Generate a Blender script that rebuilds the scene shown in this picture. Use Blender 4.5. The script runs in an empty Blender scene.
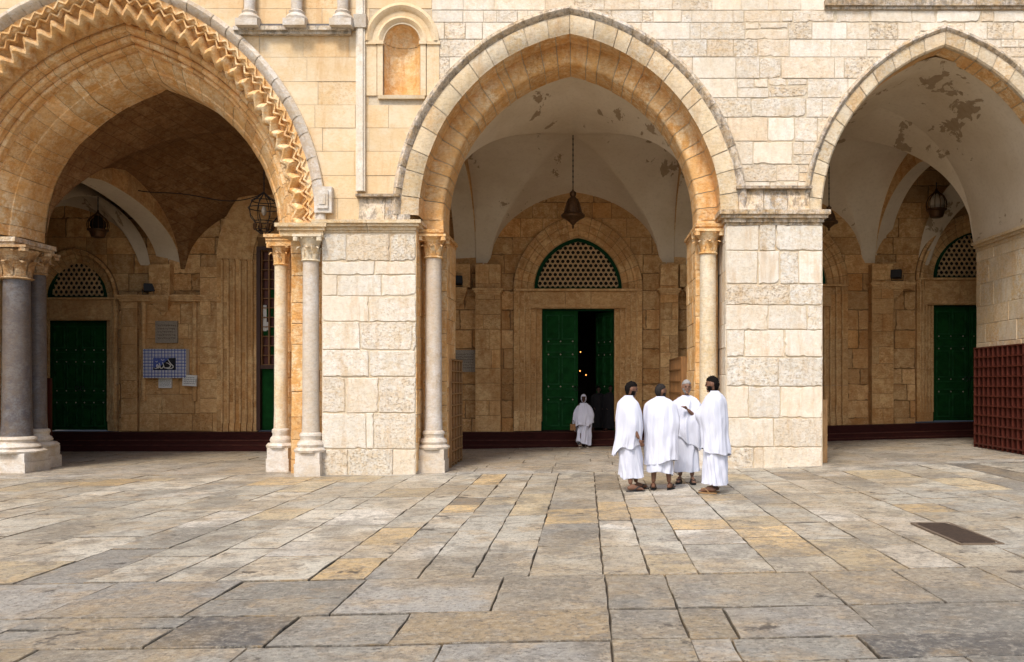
import bpy, bmesh, math, random
from mathutils import Vector, Matrix, noise
R = math.radians
sc = bpy.context.scene
COL = sc.collection
F = 900.0; S0 = 54.0; D = F / S0; EYE = 1.65
def s_at(Y): return F / (D + Y)
def PX(px, Y): return (px - 586) / s_at(Y)
def PZ(py, Y): return EYE + (383 - py) / s_at(Y)

def g(x):                                   # the court rises a little towards the right
    return 0.026 * x + 0.02 * math.exp(-abs(x)) if x > 0 else max(-0.10, 0.012 * x) + 0.02 * math.exp(-abs(x))

# ------------------------------------------------------------------ materials
def node(nt, t, **kw):
    n = nt.nodes.new(t)
    for k, v in kw.items():
        if k in n.inputs.keys(): n.inputs[k].default_value = v
        else: setattr(n, k, v)
    return n
def ramp(nt, fac, stops):
    n = nt.nodes.new('ShaderNodeValToRGB')
    while len(n.color_ramp.elements) < len(stops): n.color_ramp.elements.new(0.5)
    for e, (p, c) in zip(n.color_ramp.elements, stops):
        e.position = p; e.color = (c, c, c, 1) if isinstance(c, (int, float)) else (*c, 1)
    nt.links.new(fac, n.inputs[0]); return n.outputs[0]
def mix(nt, fac, a, b, mode='MIX'):
    n = nt.nodes.new('ShaderNodeMix'); n.data_type = 'RGBA'; n.blend_type = mode
    for sock, v in ((n.inputs[0], fac), (n.inputs[6], a), (n.inputs[7], b)):
        if isinstance(v, bpy.types.NodeSocket): nt.links.new(v, sock)
        elif isinstance(v, (int, float)): sock.default_value = v
        else: sock.default_value = (*v, 1)
    return n.outputs[2]
def mth(nt, op, a, b=0.0):
    n = nt.nodes.new('ShaderNodeMath'); n.operation = op
    for sock, v in ((n.inputs[0], a), (n.inputs[1], b)):
        if isinstance(v, bpy.types.NodeSocket): nt.links.new(v, sock)
        else: sock.default_value = v
    return n.outputs[0]
def base_mat(name, rough=0.85):
    m = bpy.data.materials.new(name); m.use_nodes = True; nt = m.node_tree
    b = nt.nodes['Principled BSDF']; b.inputs['Roughness'].default_value = rough
    b.inputs['Specular IOR Level'].default_value = 0.25
    return m, nt, b
def nz(nt, vec, scale, detail=5, rough=0.6, dist=0.0):
    n = node(nt, 'ShaderNodeTexNoise', Scale=scale, Detail=detail, Roughness=rough, Distortion=dist)
    nt.links.new(vec, n.inputs['Vector']); return n.outputs['Fac']
def vecmap(nt, vec, sx, sy, sz, loc=(0, 0, 0)):
    n = node(nt, 'ShaderNodeMapping'); n.inputs['Scale'].default_value = (sx, sy, sz); n.inputs['Location'].default_value = loc
    nt.links.new(vec, n.inputs['Vector']); return n.outputs[0]

def stone(name, col, warm, dark, orange=0.4, grime=0.25, pits=0.35, bump=0.5, lich=0.0, rough=0.88, tintamt=1.0, pale=None, seed=0.0, rock=.75):
    m, nt, b = base_mat(name, rough)
    tc = node(nt, 'ShaderNodeTexCoord').outputs['Object']
    at = node(nt, 'ShaderNodeAttribute', attribute_name='tint')
    wall = vecmap(nt, tc, 1, 1, 1, (seed, seed * 0.7, seed * 1.3))
    vm = nt.nodes.new('ShaderNodeVectorMath'); vm.operation = 'MULTIPLY_ADD'     # every block gets its own grain
    nt.links.new(at.outputs['Color'], vm.inputs[0]); vm.inputs[1].default_value = (37, 61, 83); nt.links.new(wall, vm.inputs[2])
    v = vm.outputs[0]
    c = mix(nt, ramp(nt, nz(nt, v, 2.0, 8, .7), [(0.42, 0.0), (0.60, 1.0)]), col, warm)
    if pale: c = mix(nt, ramp(nt, nz(nt, v, 5.5, 9, .78), [(0.46, 0.0), (0.56, .85)]), c, pale)
    c = mix(nt, mth(nt, 'MULTIPLY', ramp(nt, nz(nt, wall, .45, 4, .6), [(0.47, 0.0), (0.58, 1.0)]), .55), c, warm)
    streak = nz(nt, vecmap(nt, wall, 3.2, 3.2, 0.55), 1.5, 8, .72, .2)
    c = mix(nt, mth(nt, 'MULTIPLY', ramp(nt, streak, [(0.53, 0.0), (0.64, 1.0)]), orange), c, (warm[0] * .80, warm[1] * .60, warm[2] * .40))
    fine = nz(nt, vecmap(nt, v, 1, 1, 2.2), 12, 9, .8)
    c = mix(nt, mth(nt, 'MULTIPLY', ramp(nt, fine, [(0.48, 0.0), (0.60, 1.0)]), grime), c, dark)
    c = mix(nt, mth(nt, 'MULTIPLY', ramp(nt, nz(nt, v, 38, 6, .8), [(0.60, 0.0), (0.70, 1.0)]), pits), c, tuple(x * .55 for x in dark))
    if lich:
        l = nz(nt, vecmap(nt, v, 1.6, 1.6, 0.8), 5.5, 8, .8)
        c = mix(nt, mth(nt, 'MULTIPLY', ramp(nt, l, [(0.47, 0.0), (0.57, 1.0)]), lich), c, (.055, .05, .045))
    rk = ramp(nt, nz(nt, vecmap(nt, v, 1, 1, 1.5), 8, 9, .82), [(0.48, 0.0), (0.57, 1.0)])
    c = mix(nt, mth(nt, 'MULTIPLY', mth(nt, 'MULTIPLY', rk, at.outputs['Alpha']), rock), c, (warm[0] * .92, warm[1] * .76, warm[2] * .54))
    pit = ramp(nt, nz(nt, vecmap(nt, v, 1, 1, 1.6), 20, 7, .85), [(0.54, 0.0), (0.59, 1.0)])
    c = mix(nt, mth(nt, 'MULTIPLY', mth(nt, 'MULTIPLY', pit, mth(nt, 'ADD', at.outputs['Alpha'], .15)), .6), c, (warm[0] * .55, warm[1] * .40, warm[2] * .25))
    c = mix(nt, tintamt, c, at.outputs['Color'], 'MULTIPLY')
    nt.links.new(c, b.inputs['Base Color'])
    hgt = mth(nt, 'ADD', mth(nt, 'MULTIPLY', nz(nt, v, 7, 8, .7), 0.7), mth(nt, 'MULTIPLY', nz(nt, v, 45, 5, .7), .22))
    pv = node(nt, 'ShaderNodeTexVoronoi', Scale=22.0); nt.links.new(v, pv.inputs['Vector'])
    hgt = mth(nt, 'ADD', hgt, mth(nt, 'MULTIPLY', ramp(nt, pv.outputs['Distance'], [(0.0, 0.0), (0.22, 1.0)]), .12))
    rb = mth(nt, 'ADD', mth(nt, 'MULTIPLY', at.outputs['Alpha'], 1.0), 0.25)
    bp = node(nt, 'ShaderNodeBump'); bp.inputs['Distance'].default_value = 0.05
    hgt = mth(nt, 'SUBTRACT', hgt, mth(nt, 'MULTIPLY', mth(nt, 'MULTIPLY', pit, at.outputs['Alpha']), .12))
    nt.links.new(mth(nt, 'MULTIPLY', rb, bump), bp.inputs['Strength'])
    nt.links.new(hgt, bp.inputs['Height']); nt.links.new(bp.outputs[0], b.inputs['Normal'])
    return m
def plain(name, col, rough=0.6, var=0.25, scale=6, bump=0.1, metal=0.0, spec=.3, stretch=(1, 1, 1), emit=None):
    m, nt, b = base_mat(name, rough); b.inputs['Metallic'].default_value = metal
    b.inputs['Specular IOR Level'].default_value = spec
    tc = vecmap(nt, node(nt, 'ShaderNodeTexCoord').outputs['Object'], *stretch)
    f = nz(nt, tc, scale, 6, .65)
    nt.links.new(mix(nt, ramp(nt, f, [(0.3, 0.0), (0.7, 1.0)]), tuple(x * (1 - var) for x in col), tuple(min(1, x * (1 + var)) for x in col)), b.inputs['Base Color'])
    bp = node(nt, 'ShaderNodeBump', Strength=bump); bp.inputs['Distance'].default_value = 0.01
    nt.links.new(nz(nt, tc, scale * 5, 5, .6), bp.inputs['Height']); nt.links.new(bp.outputs[0], b.inputs['Normal'])
    if emit:
        b.inputs['Emission Color'].default_value = (*emit[0], 1); b.inputs['Emission Strength'].default_value = emit[1]
    return m

M = {}
M['pale'] = stone('pale_limestone', (.76, .70, .60), (.71, .62, .48), (.52, .42, .29), orange=.22, grime=.22, pits=.35, bump=.8, pale=(.80, .75, .66), rock=.6, lich=.10)
M['front'] = stone('warm_limestone', (.73, .61, .43), (.68, .51, .30), (.38, .25, .13), orange=.35, grime=.14, pits=.15, bump=.2, seed=3.1)
M['pier'] = stone('pier_limestone', (.74, .70, .62), (.68, .61, .49), (.50, .43, .33), orange=.42, grime=.22, pits=.35, bump=.75, pale=(.76, .73, .66), seed=7.7, rock=.55, lich=.10)
M['ochre'] = stone('ochre_limestone', (.80, .53, .25), (.68, .38, .13), (.30, .15, .06), orange=.5, grime=.32, pits=.4, bump=.7, pale=(.86, .71, .46), seed=1.9)
M['hood'] = stone('weathered_hood_stone', (.66, .58, .46), (.58, .46, .30), (.25, .20, .15), orange=.3, grime=.4, pits=.5, bump=.7, lich=.6, pale=(.70, .66, .60), seed=5.2)
M['ring'] = stone('arch_ring_stone', (.73, .64, .48), (.66, .52, .32), (.25, .17, .1), orange=.4, grime=.3, pits=.4, bump=.5, lich=.12, pale=(.70, .62, .48), seed=6.2)
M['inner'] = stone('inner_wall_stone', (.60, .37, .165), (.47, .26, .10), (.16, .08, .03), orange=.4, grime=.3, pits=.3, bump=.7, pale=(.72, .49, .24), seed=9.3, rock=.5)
M['mortar'] = stone('mortar', (.64, .56, .43), (.56, .46, .32), (.15, .1, .06), bump=.3, pits=.5)
M['mortar_dark'] = stone('mortar_dark', (.27, .16, .07), (.20, .11, .045), (.06, .04, .02), bump=.3)
M['capstone'] = stone('sooty_capital_stone', (.46, .30, .15), (.36, .20, .08), (.12, .07, .04), orange=.5, grime=.6, pits=.5, bump=.7, pale=(.55, .42, .26), seed=12.1)
M['marble'] = stone('grey_veined_marble', (.085, .08, .088), (.14, .11, .085), (.07, .06, .065), orange=.1, grime=.6, pits=.1, bump=.06, rough=.4, pale=(.16, .155, .155), seed=2.2)
M['shaft'] = stone('pale_marble_shaft', (.60, .54, .46), (.52, .42, .30), (.25, .22, .2), orange=.2, grime=.3, pits=.1, bump=.10, rough=.5, pale=(.66, .62, .57), seed=4.2)
M['white_stone'] = stone('white_marble_base', (.62, .57, .50), (.55, .46, .34), (.28, .24, .2), orange=.2, grime=.35, pits=.3, bump=.3, rough=.6, pale=(.68, .65, .6), seed=8.2)

def coursed(m, sx, sy):
    nt = m.node_tree; b = nt.nodes['Principled BSDF']; src = b.inputs['Base Color'].links[0].from_socket
    tc = node(nt, 'ShaderNodeTexCoord').outputs['Object']; sp = node(nt, 'ShaderNodeSeparateXYZ'); nt.links.new(tc, sp.inputs[0])
    cb = node(nt, 'ShaderNodeCombineXYZ'); nt.links.new(sp.outputs['Y'], cb.inputs[0]); nt.links.new(mth(nt, 'ADD', sp.outputs['Z'], mth(nt, 'MULTIPLY', sp.outputs['X'], .55)), cb.inputs[1])
    br = node(nt, 'ShaderNodeTexBrick'); nt.links.new(cb.outputs[0], br.inputs['Vector']); br.inputs['Scale'].default_value = 1
    br.inputs['Brick Width'].default_value = .55; br.inputs['Row Height'].default_value = .27; br.inputs['Mortar Size'].default_value = .012; br.inputs['Mortar Smooth'].default_value = .4
    br.inputs['Color1'].default_value = (1, 1, 1, 1); br.inputs['Color2'].default_value = (.80, .76, .70, 1); br.inputs['Mortar'].default_value = (.62, .56, .5, 1)
    nt.links.new(mix(nt, 1.0, src, br.outputs['Color'], 'MULTIPLY'), b.inputs['Base Color'])
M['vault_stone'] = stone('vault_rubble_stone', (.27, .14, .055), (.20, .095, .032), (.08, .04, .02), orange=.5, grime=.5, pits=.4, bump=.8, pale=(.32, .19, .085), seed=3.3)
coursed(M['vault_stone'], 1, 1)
def plaster_mat():
    m, nt, b = base_mat('old_lime_plaster', .9)
    tc = node(nt, 'ShaderNodeTexCoord').outputs['Object']
    c = mix(nt, ramp(nt, nz(nt, tc, .8, 6, .6), [(0.35, 0.0), (0.7, 1.0)]), (.66, .56, .42), (.56, .45, .31))
    c = mix(nt, mth(nt, 'MULTIPLY', ramp(nt, nz(nt, tc, 14, 7, .7), [(0.5, 0.0), (0.75, 1.0)]), .25), c, (.27, .18, .10))
    big = nz(nt, vecmap(nt, tc, 1, .8, 1, (4.3, 2.1, .4)), .75, 2, .5)
    sm = nz(nt, vecmap(nt, tc, 1.5, .8, 1.5, (1.3, 5.1, .4)), 1.9, 8, .62, .5)
    peel = ramp(nt, mth(nt, 'ADD', mth(nt, 'MULTIPLY', big, .5), mth(nt, 'MULTIPLY', sm, .62)), [(0.655, 0.0), (0.662, 1.0)])
    c = mix(nt, peel, c, mix(nt, nz(nt, tc, 9, 6), (.26, .17, .09), (.42, .33, .22)))
    nt.links.new(c, b.inputs['Base Color'])
    bp = node(nt, 'ShaderNodeBump', Strength=.35); bp.inputs['Distance'].default_value = .03
    nt.links.new(mth(nt, 'SUBTRACT', mth(nt, 'MULTIPLY', nz(nt, tc, 3, 7, .6), .5), peel), bp.inputs['Height']); nt.links.new(bp.outputs[0], b.inputs['Normal'])
    return m
M['plaster'] = plaster_mat()

def paving_mat():
    m, nt, b = base_mat('worn_limestone_paving', .6)
    b.inputs['Specular IOR Level'].default_value = .4
    tc = node(nt, 'ShaderNodeTexCoord').outputs['Object']
    at = node(nt, 'ShaderNodeAttribute', attribute_name='tint')
    vm = nt.nodes.new('ShaderNodeVectorMath'); vm.operation = 'MULTIPLY_ADD'; nt.links.new(at.outputs['Color'], vm.inputs[0]); vm.inputs[1].default_value = (37, 61, 83); nt.links.new(tc, vm.inputs[2]); v = vm.outputs[0]
    def lay(c, f, lo, hi, amt, colr): return mix(nt, mth(nt, 'MULTIPLY', ramp(nt, f, [(lo, 0.0), (hi, 1.0)]), amt), c, colr)
    c = at.outputs['Color']
    c = lay(c, nz(nt, v, 1.8, 6, .65), .50, .60, .42, (.50, .33, .15))
    c = lay(c, nz(nt, vecmap(nt, tc, 1, .8, 1, (3, 1, 0)), .42, 4, .6), .48, .56, .48, (.33, .24, .13))
    c = lay(c, nz(nt, vecmap(nt, tc, 1, .7, 1, (13, 21, 0)), .75, 7, .7), .52, .60, .55, (.16, .145, .12))
    c = lay(c, nz(nt, v, 3.6, 7, .72, .4), .50, .60, .62, (.17, .155, .13))
    c = lay(c, nz(nt, vecmap(nt, tc, 1, 1, 1, (9, 4, 0)), 6.5, 9, .8), .51, .59, .45, (.20, .175, .14))
    c = lay(c, nz(nt, v, 15, 9, .85), .50, .58, .34, (.60, .54, .43))
    c = lay(c, nz(nt, tc, 24, 8, .85), .53, .58, .75, (.085, .07, .055))
    c = lay(c, nz(nt, vecmap(nt, v, 1, 1, 1, (1, 7, 0)), 2.1, 5, .7), .63, .68, .85, (.055, .045, .036))
    nt.links.new(c, b.inputs['Base Color'])
    rr = ramp(nt, nz(nt, tc, 3, 5, .6), [(0.35, .36), (0.65, .68)]); nt.links.new(rr, b.inputs['Roughness'])
    bp = node(nt, 'ShaderNodeBump', Strength=.8); bp.inputs['Distance'].default_value = .03
    h = mth(nt, 'ADD', mth(nt, 'MULTIPLY', nz(nt, tc, 5, 8, .7), .8), mth(nt, 'MULTIPLY', nz(nt, tc, 40, 5, .7), .3))
    nt.links.new(h, bp.inputs['Height']); nt.links.new(bp.outputs[0], b.inputs['Normal'])
    return m
M['paving'] = paving_mat()
M['joint'] = plain('dark_joint_earth', (.075, .06, .045), .95, .4, 12, .5)
M['green'] = plain('dark_green_paint', (.007, .050, .011), .8, .35, 5, .25, spec=.06)
M['green_lit'] = plain('lit_moulding_green', (.011, .062, .018), .7, .5, 7, .3, spec=.08)  # light on the raised door mouldings, put into a lighter green
M['stud_metal'] = plain('dull_tin_stud', (.42, .36, .28), .5, .2, 9, .1)
M['green_frame'] = plain('green_frame_paint', (.003, .034, .012), .75, .2, 5, .1, spec=.08)
M['wood'] = plain('brown_wood', (.22, .105, .035), .55, .35, 4, .3, stretch=(6, 6, .6))
M['wood_red'] = plain('red_brown_wood', (.085, .018, .010), .5, .3, 4, .2, stretch=(6, 6, .6))
M['wood_light'] = plain('light_slat_wood', (.30, .17, .07), .55, .3, 4, .3, stretch=(4, 4, 1))
M['wood_dark'] = plain('dark_wood', (.05, .018, .009), .5, .3, 4, .2, stretch=(4, 4, .6))
M['carpet'] = plain('dark_red_carpet', (.036, .006, .004), .95, .5, 9, .4, stretch=(.6, 2, 8))
M['step_edge'] = plain('worn_step_edge', (.07, .022, .013), .9, .5, 7, .3)
M['lattice'] = plain('gypsum_lattice', (.68, .46, .24), .8, .2, 9, .2)
M['black'] = plain('dark_void_glass', (.016, .012, .009), .9, .3, 3, .05, spec=.05)
M['black_metal'] = plain('black_metal', (.012, .012, .013), .5, .2, 8, .1, spec=.4)
M['bronze'] = plain('aged_bronze', (.085, .042, .018), .5, .4, 12, .2, metal=.6)
M['lamp_glass'] = plain('frosted_lamp_glass', (.42, .36, .28), .3, .2, 9, .1)
M['glow'] = plain('lit_lamp_glass', (.8, .4, .15), .4, .1, 4, 0, emit=((1, .36, .08), 2.5))
M['plaque'] = plain('carved_plaque_stone', (.28, .23, .17), .8, .3, 30, .5)
M['plaque_text'] = plain('carved_letters', (.15, .11, .075), .9, .2, 20, .2)
M['paper'] = plain('white_paper', (.62, .60, .55), .8, .05, 6, 0)
M['ink'] = plain('dark_ink', (.05, .05, .06), .8, .1, 6, 0)
M['blue'] = plain('blue_banner_ink', (.07, .10, .30), .7, .3, 20, 0)
M['poster_black'] = plain('black_banner', (.012, .012, .014), .7, .2, 9, 0)
M['skin'] = plain('brown_skin', (.15, .072, .042), .6, .15, 14, .1)
M['skin_light'] = plain('tan_skin', (.20, .105, .065), .6, .15, 14, .1)
M['skin_dark'] = plain('dark_brown_skin', (.07, .033, .022), .55, .15, 14, .1)
M['hair_black'] = plain('black_hair', (.010, .008, .007), .7, .3, 60, .8, spec=.04)
M['hair_grey'] = plain('grey_hair', (.30, .28, .26), .8, .4, 50, .8)
M['hair_mixed'] = plain('greying_hair', (.028, .024, .022), .8, .5, 50, .8, spec=.04)
M['rubber'] = plain('black_rubber', (.02, .02, .022), .6, .2, 9, .1)
M['dark_cloth'] = plain('black_cloth', (.008, .007, .008), .9, .2, 9, .2)
M['dark_patch'] = plain('dark_worn_paving', (.045, .028, .018), .7, .5, 14, .6)
M['wire'] = plain('black_cable', (.01, .01, .01), .6, .1, 5, 0)
def cloth_mat(name, col):
    m, nt, b = base_mat(name, .85)
    tc = node(nt, 'ShaderNodeTexCoord').outputs['Object']
    nt.links.new(mix(nt, nz(nt, tc, 3, 4), tuple(x * .95 for x in col), col), b.inputs['Base Color'])
    b.inputs['Sheen Weight'].default_value = .15
    b.inputs['Subsurface Weight'].default_value = .0
    bp = node(nt, 'ShaderNodeBump', Strength=.25); bp.inputs['Distance'].default_value = .012
    h = mth(nt, 'ADD', nz(nt, vecmap(nt, tc, 1, 1, .6), 7, 4, .5, .8), mth(nt, 'MULTIPLY', nz(nt, tc, 140, 2), .05))
    nt.links.new(h, bp.inputs['Height']); nt.links.new(bp.outputs[0], b.inputs['Normal'])
    return m
M['white_cloth'] = cloth_mat('white_towelling', (.61, .625, .71))
M['white_cotton'] = cloth_mat('white_cotton', (.64, .65, .76))

# ------------------------------------------------------------------ helpers
class MB:
    def __init__(s): s.v = []; s.f = []; s.t = []; s.mi = []; s.smooth = []
    def add(s, verts, faces, tint=(1, 1, 1, .3), mi=0, smooth=False):
        o = len(s.v); s.v += [tuple(v) for v in verts]
        for f in faces:
            s.f.append([o + i for i in f]); s.t.append(tint); s.mi.append(mi); s.smooth.append(smooth)
    def box(s, x0, x1, y0, y1, z0, z1, tint=(1, 1, 1, .3), mi=0):
        v = [(x, y, z) for x in (x0, x1) for y in (y0, y1) for z in (z0, z1)]
        s.add(v, [(0, 1, 3, 2), (4, 6, 7, 5), (0, 4, 5, 1), (2, 3, 7, 6), (0, 2, 6, 4), (1, 5, 7, 3)], tint, mi)
    def tube(s, pts, r, n=8, closed=False, tint=(1, 1, 1, .3), mi=0):
        pts = [Vector(p) for p in pts]; rings = []; N = len(pts); up = None
        for i, p in enumerate(pts):
            if closed: d = pts[(i + 1) % N] - pts[i - 1]
            else: d = pts[min(i + 1, N - 1)] - pts[max(i - 1, 0)]
            if d.length < 1e-9: d = Vector((0, 0, 1))
            d.normalize()
            if up is None: up = Vector((0, 0, 1)) if abs(d.z) < .9 else Vector((1, 0, 0))
            a = d.cross(up)
            if a.length < 1e-4: a = d.cross(Vector((0, 1, 0)))
            a.normalize(); b = a.cross(d); rr = r(i / (N - 1)) if callable(r) else r
            rings.append([p + (a * math.cos(2 * math.pi * k / n) + b * math.sin(2 * math.pi * k / n)) * rr for k in range(n)])
        vs = [v for rg in rings for v in rg]; fs = []
        for i in range(N if closed else N - 1):
            j = (i + 1) % N
            for k in range(n): fs.append((i * n + k, i * n + (k + 1) % n, j * n + (k + 1) % n, j * n + k))
        if not closed: fs.append(tuple(range(n - 1, -1, -1))); fs.append(tuple((N - 1) * n + k for k in range(n)))
        s.add(vs, fs, tint, mi, True)
    def lathe(s, prof, c=(0, 0, 0), n=32, tint=(1, 1, 1, .3), mi=0, sq=None, rot=0):
        vs = []; fs = []
        for r, z in prof:
            for k in range(n):
                a = 2 * math.pi * k / n + rot
                vs.append((c[0] + r * math.cos(a), c[1] + r * math.sin(a), c[2] + z))
        m = len(prof)
        for i in range(m - 1):
            for k in range(n): fs.append((i * n + k, i * n + (k + 1) % n, (i + 1) * n + (k + 1) % n, (i + 1) * n + k))
        fs.append(tuple(range(n - 1, -1, -1))); fs.append(tuple((m - 1) * n + k for k in range(n)))
        s.add(vs, fs, tint, mi, n > 8)
    def build(s, name, mats, parent=None, loc=None, sharp=35):
        me = bpy.data.meshes.new(name)
        # keep mesh coordinates local to the parent
        off = Vector((0, 0, 0))
        if parent is not None: off = parent_world(parent)
        if loc is not None: off = Vector(loc)
        me.from_pydata([tuple(Vector(v) - off) for v in s.v], [], s.f)
        mats = mats if isinstance(mats, (list, tuple)) else [mats]
        for m in mats: me.materials.append(M[m] if isinstance(m, str) else m)
        me.polygons.foreach_set('material_index', s.mi)
        me.polygons.foreach_set('use_smooth', s.smooth)
        ca = me.color_attributes.new('tint', 'FLOAT_COLOR', 'CORNER')
        arr = []
        for p, t in zip(me.polygons, s.t): arr += list(t) * p.loop_total
        ca.data.foreach_set('color', arr)
        me.update()
        if any(s.smooth): me.set_sharp_from_angle(angle=R(sharp))
        o = bpy.data.objects.new(name, me); COL.objects.link(o)
        if parent is not None: o.parent = parent
        elif loc is not None: o.location = loc
        return o
def parent_world(o):
    v = Vector((0, 0, 0))
    while o is not None: v += Vector(o.location); o = o.parent
    return v
def tag(o, label=None, cat=None, group=None, kind=None):
    if label: o['label'] = label
    if cat: o['category'] = cat
    if group: o['group'] = group
    if kind: o['kind'] = kind
    return o
def thing(name, loc, label, cat, group=None, rz=0):
    o = bpy.data.objects.new(name, None); COL.objects.link(o); o.location = loc; o.rotation_euler = (0, 0, rz)
    o.empty_display_size = .2
    return tag(o, label, cat, group)
rng = random.Random(7)

# arch maths: arc radius Rr, half width a; h(x) height above the springing
def a_h(x, a, Rr):
    x = abs(x)
    if x >= a: return 0.0
    return math.sqrt(max(0, Rr * Rr - (x + Rr - a) ** 2))
def arc_pts(a, Rr, d, n):
    """n+1 points left springing to apex for arc offset inwards by d (concentric)"""
    c = Rr - a; r = Rr - d; aa = math.acos(max(-1, min(1, c / r)))
    return [(-(r * math.cos(aa * i / n) - c), r * math.sin(aa * i / n)) for i in range(n + 1)]
class Frame:
    """h along ax, depth along ay, z up"""
    def __init__(s, ox, oy, oz, ax=(1, 0), ay=(0, 1)): s.o = Vector((ox, oy, oz)); s.ax = Vector((*ax, 0)); s.ay = Vector((*ay, 0))
    def __call__(s, h, d, z): return s.o + s.ax * h + s.ay * d + Vector((0, 0, z))
def A_is_left(a, Rr): return a > 3.9
def sweep(mb, fr, a, Rr, prof, n=28, tint=(1, 1, 1, .3), voussoirs=0, gap=.008, r_=None, legs=0.0, jit=0.004, tv=.12, smooth=True):
    pk = .11 if A_is_left(a, Rr) else 0
    """prof: list of (radial offset inwards, depth)."""
    r_ = r_ or rng
    def point(side, t, d, y):
        c = Rr - a; r = Rr - d; aa = math.acos(max(-1, min(1, c / r)))
        hx = r * math.cos(aa * t) - c
        return fr(side * -1 * hx, y, r * math.sin(aa * t) + pk * (math.exp(-abs(hx) / .55) - .25))
    segs = []
    for side in (1, -1):
        if voussoirs:
            ed = [i / voussoirs for i in range(voussoirs + 1)]
            ed = [0] + [e + r_.uniform(-.25, .25) / voussoirs for e in ed[1:-1]] + [1]
            g_ = gap / (Rr * 1.2)
            for i in range(voussoirs): segs.append((side, ed[i] + (g_ if i else 0), ed[i + 1] - g_, max(2, n // voussoirs + 1), True))
        else: segs.append((side, 0, 1, n, False))
    for side, t0, t1, k, v in segs:
        jd = r_.uniform(-jit, jit) if v else 0; jy = r_.uniform(-jit, jit) if v else 0
        tt = tint
        if v:
            q = 1 + r_.uniform(-tv, tv * .6); w = r_.uniform(-.05, .05)
            tt = (tint[0] * q, tint[1] * q * (1 - abs(w)), tint[2] * q * (1 - 2 * abs(w)), r_.uniform(.1, .8))
        vs = []; P = len(prof)
        for i in range(k + 1):
            t = t0 + (t1 - t0) * i / k
            for d, y in prof: vs.append(point(side, t, d + jd, y + jy))
        fs = [((i + 1) * P + j, i * P + j, i * P + j + 1, (i + 1) * P + j + 1) if side == 1 else (i * P + j, (i + 1) * P + j, (i + 1) * P + j + 1, i * P + j + 1) for i in range(k) for j in range(P - 1)]
        mb.add(vs, fs, tt, 0, smooth)

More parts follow.
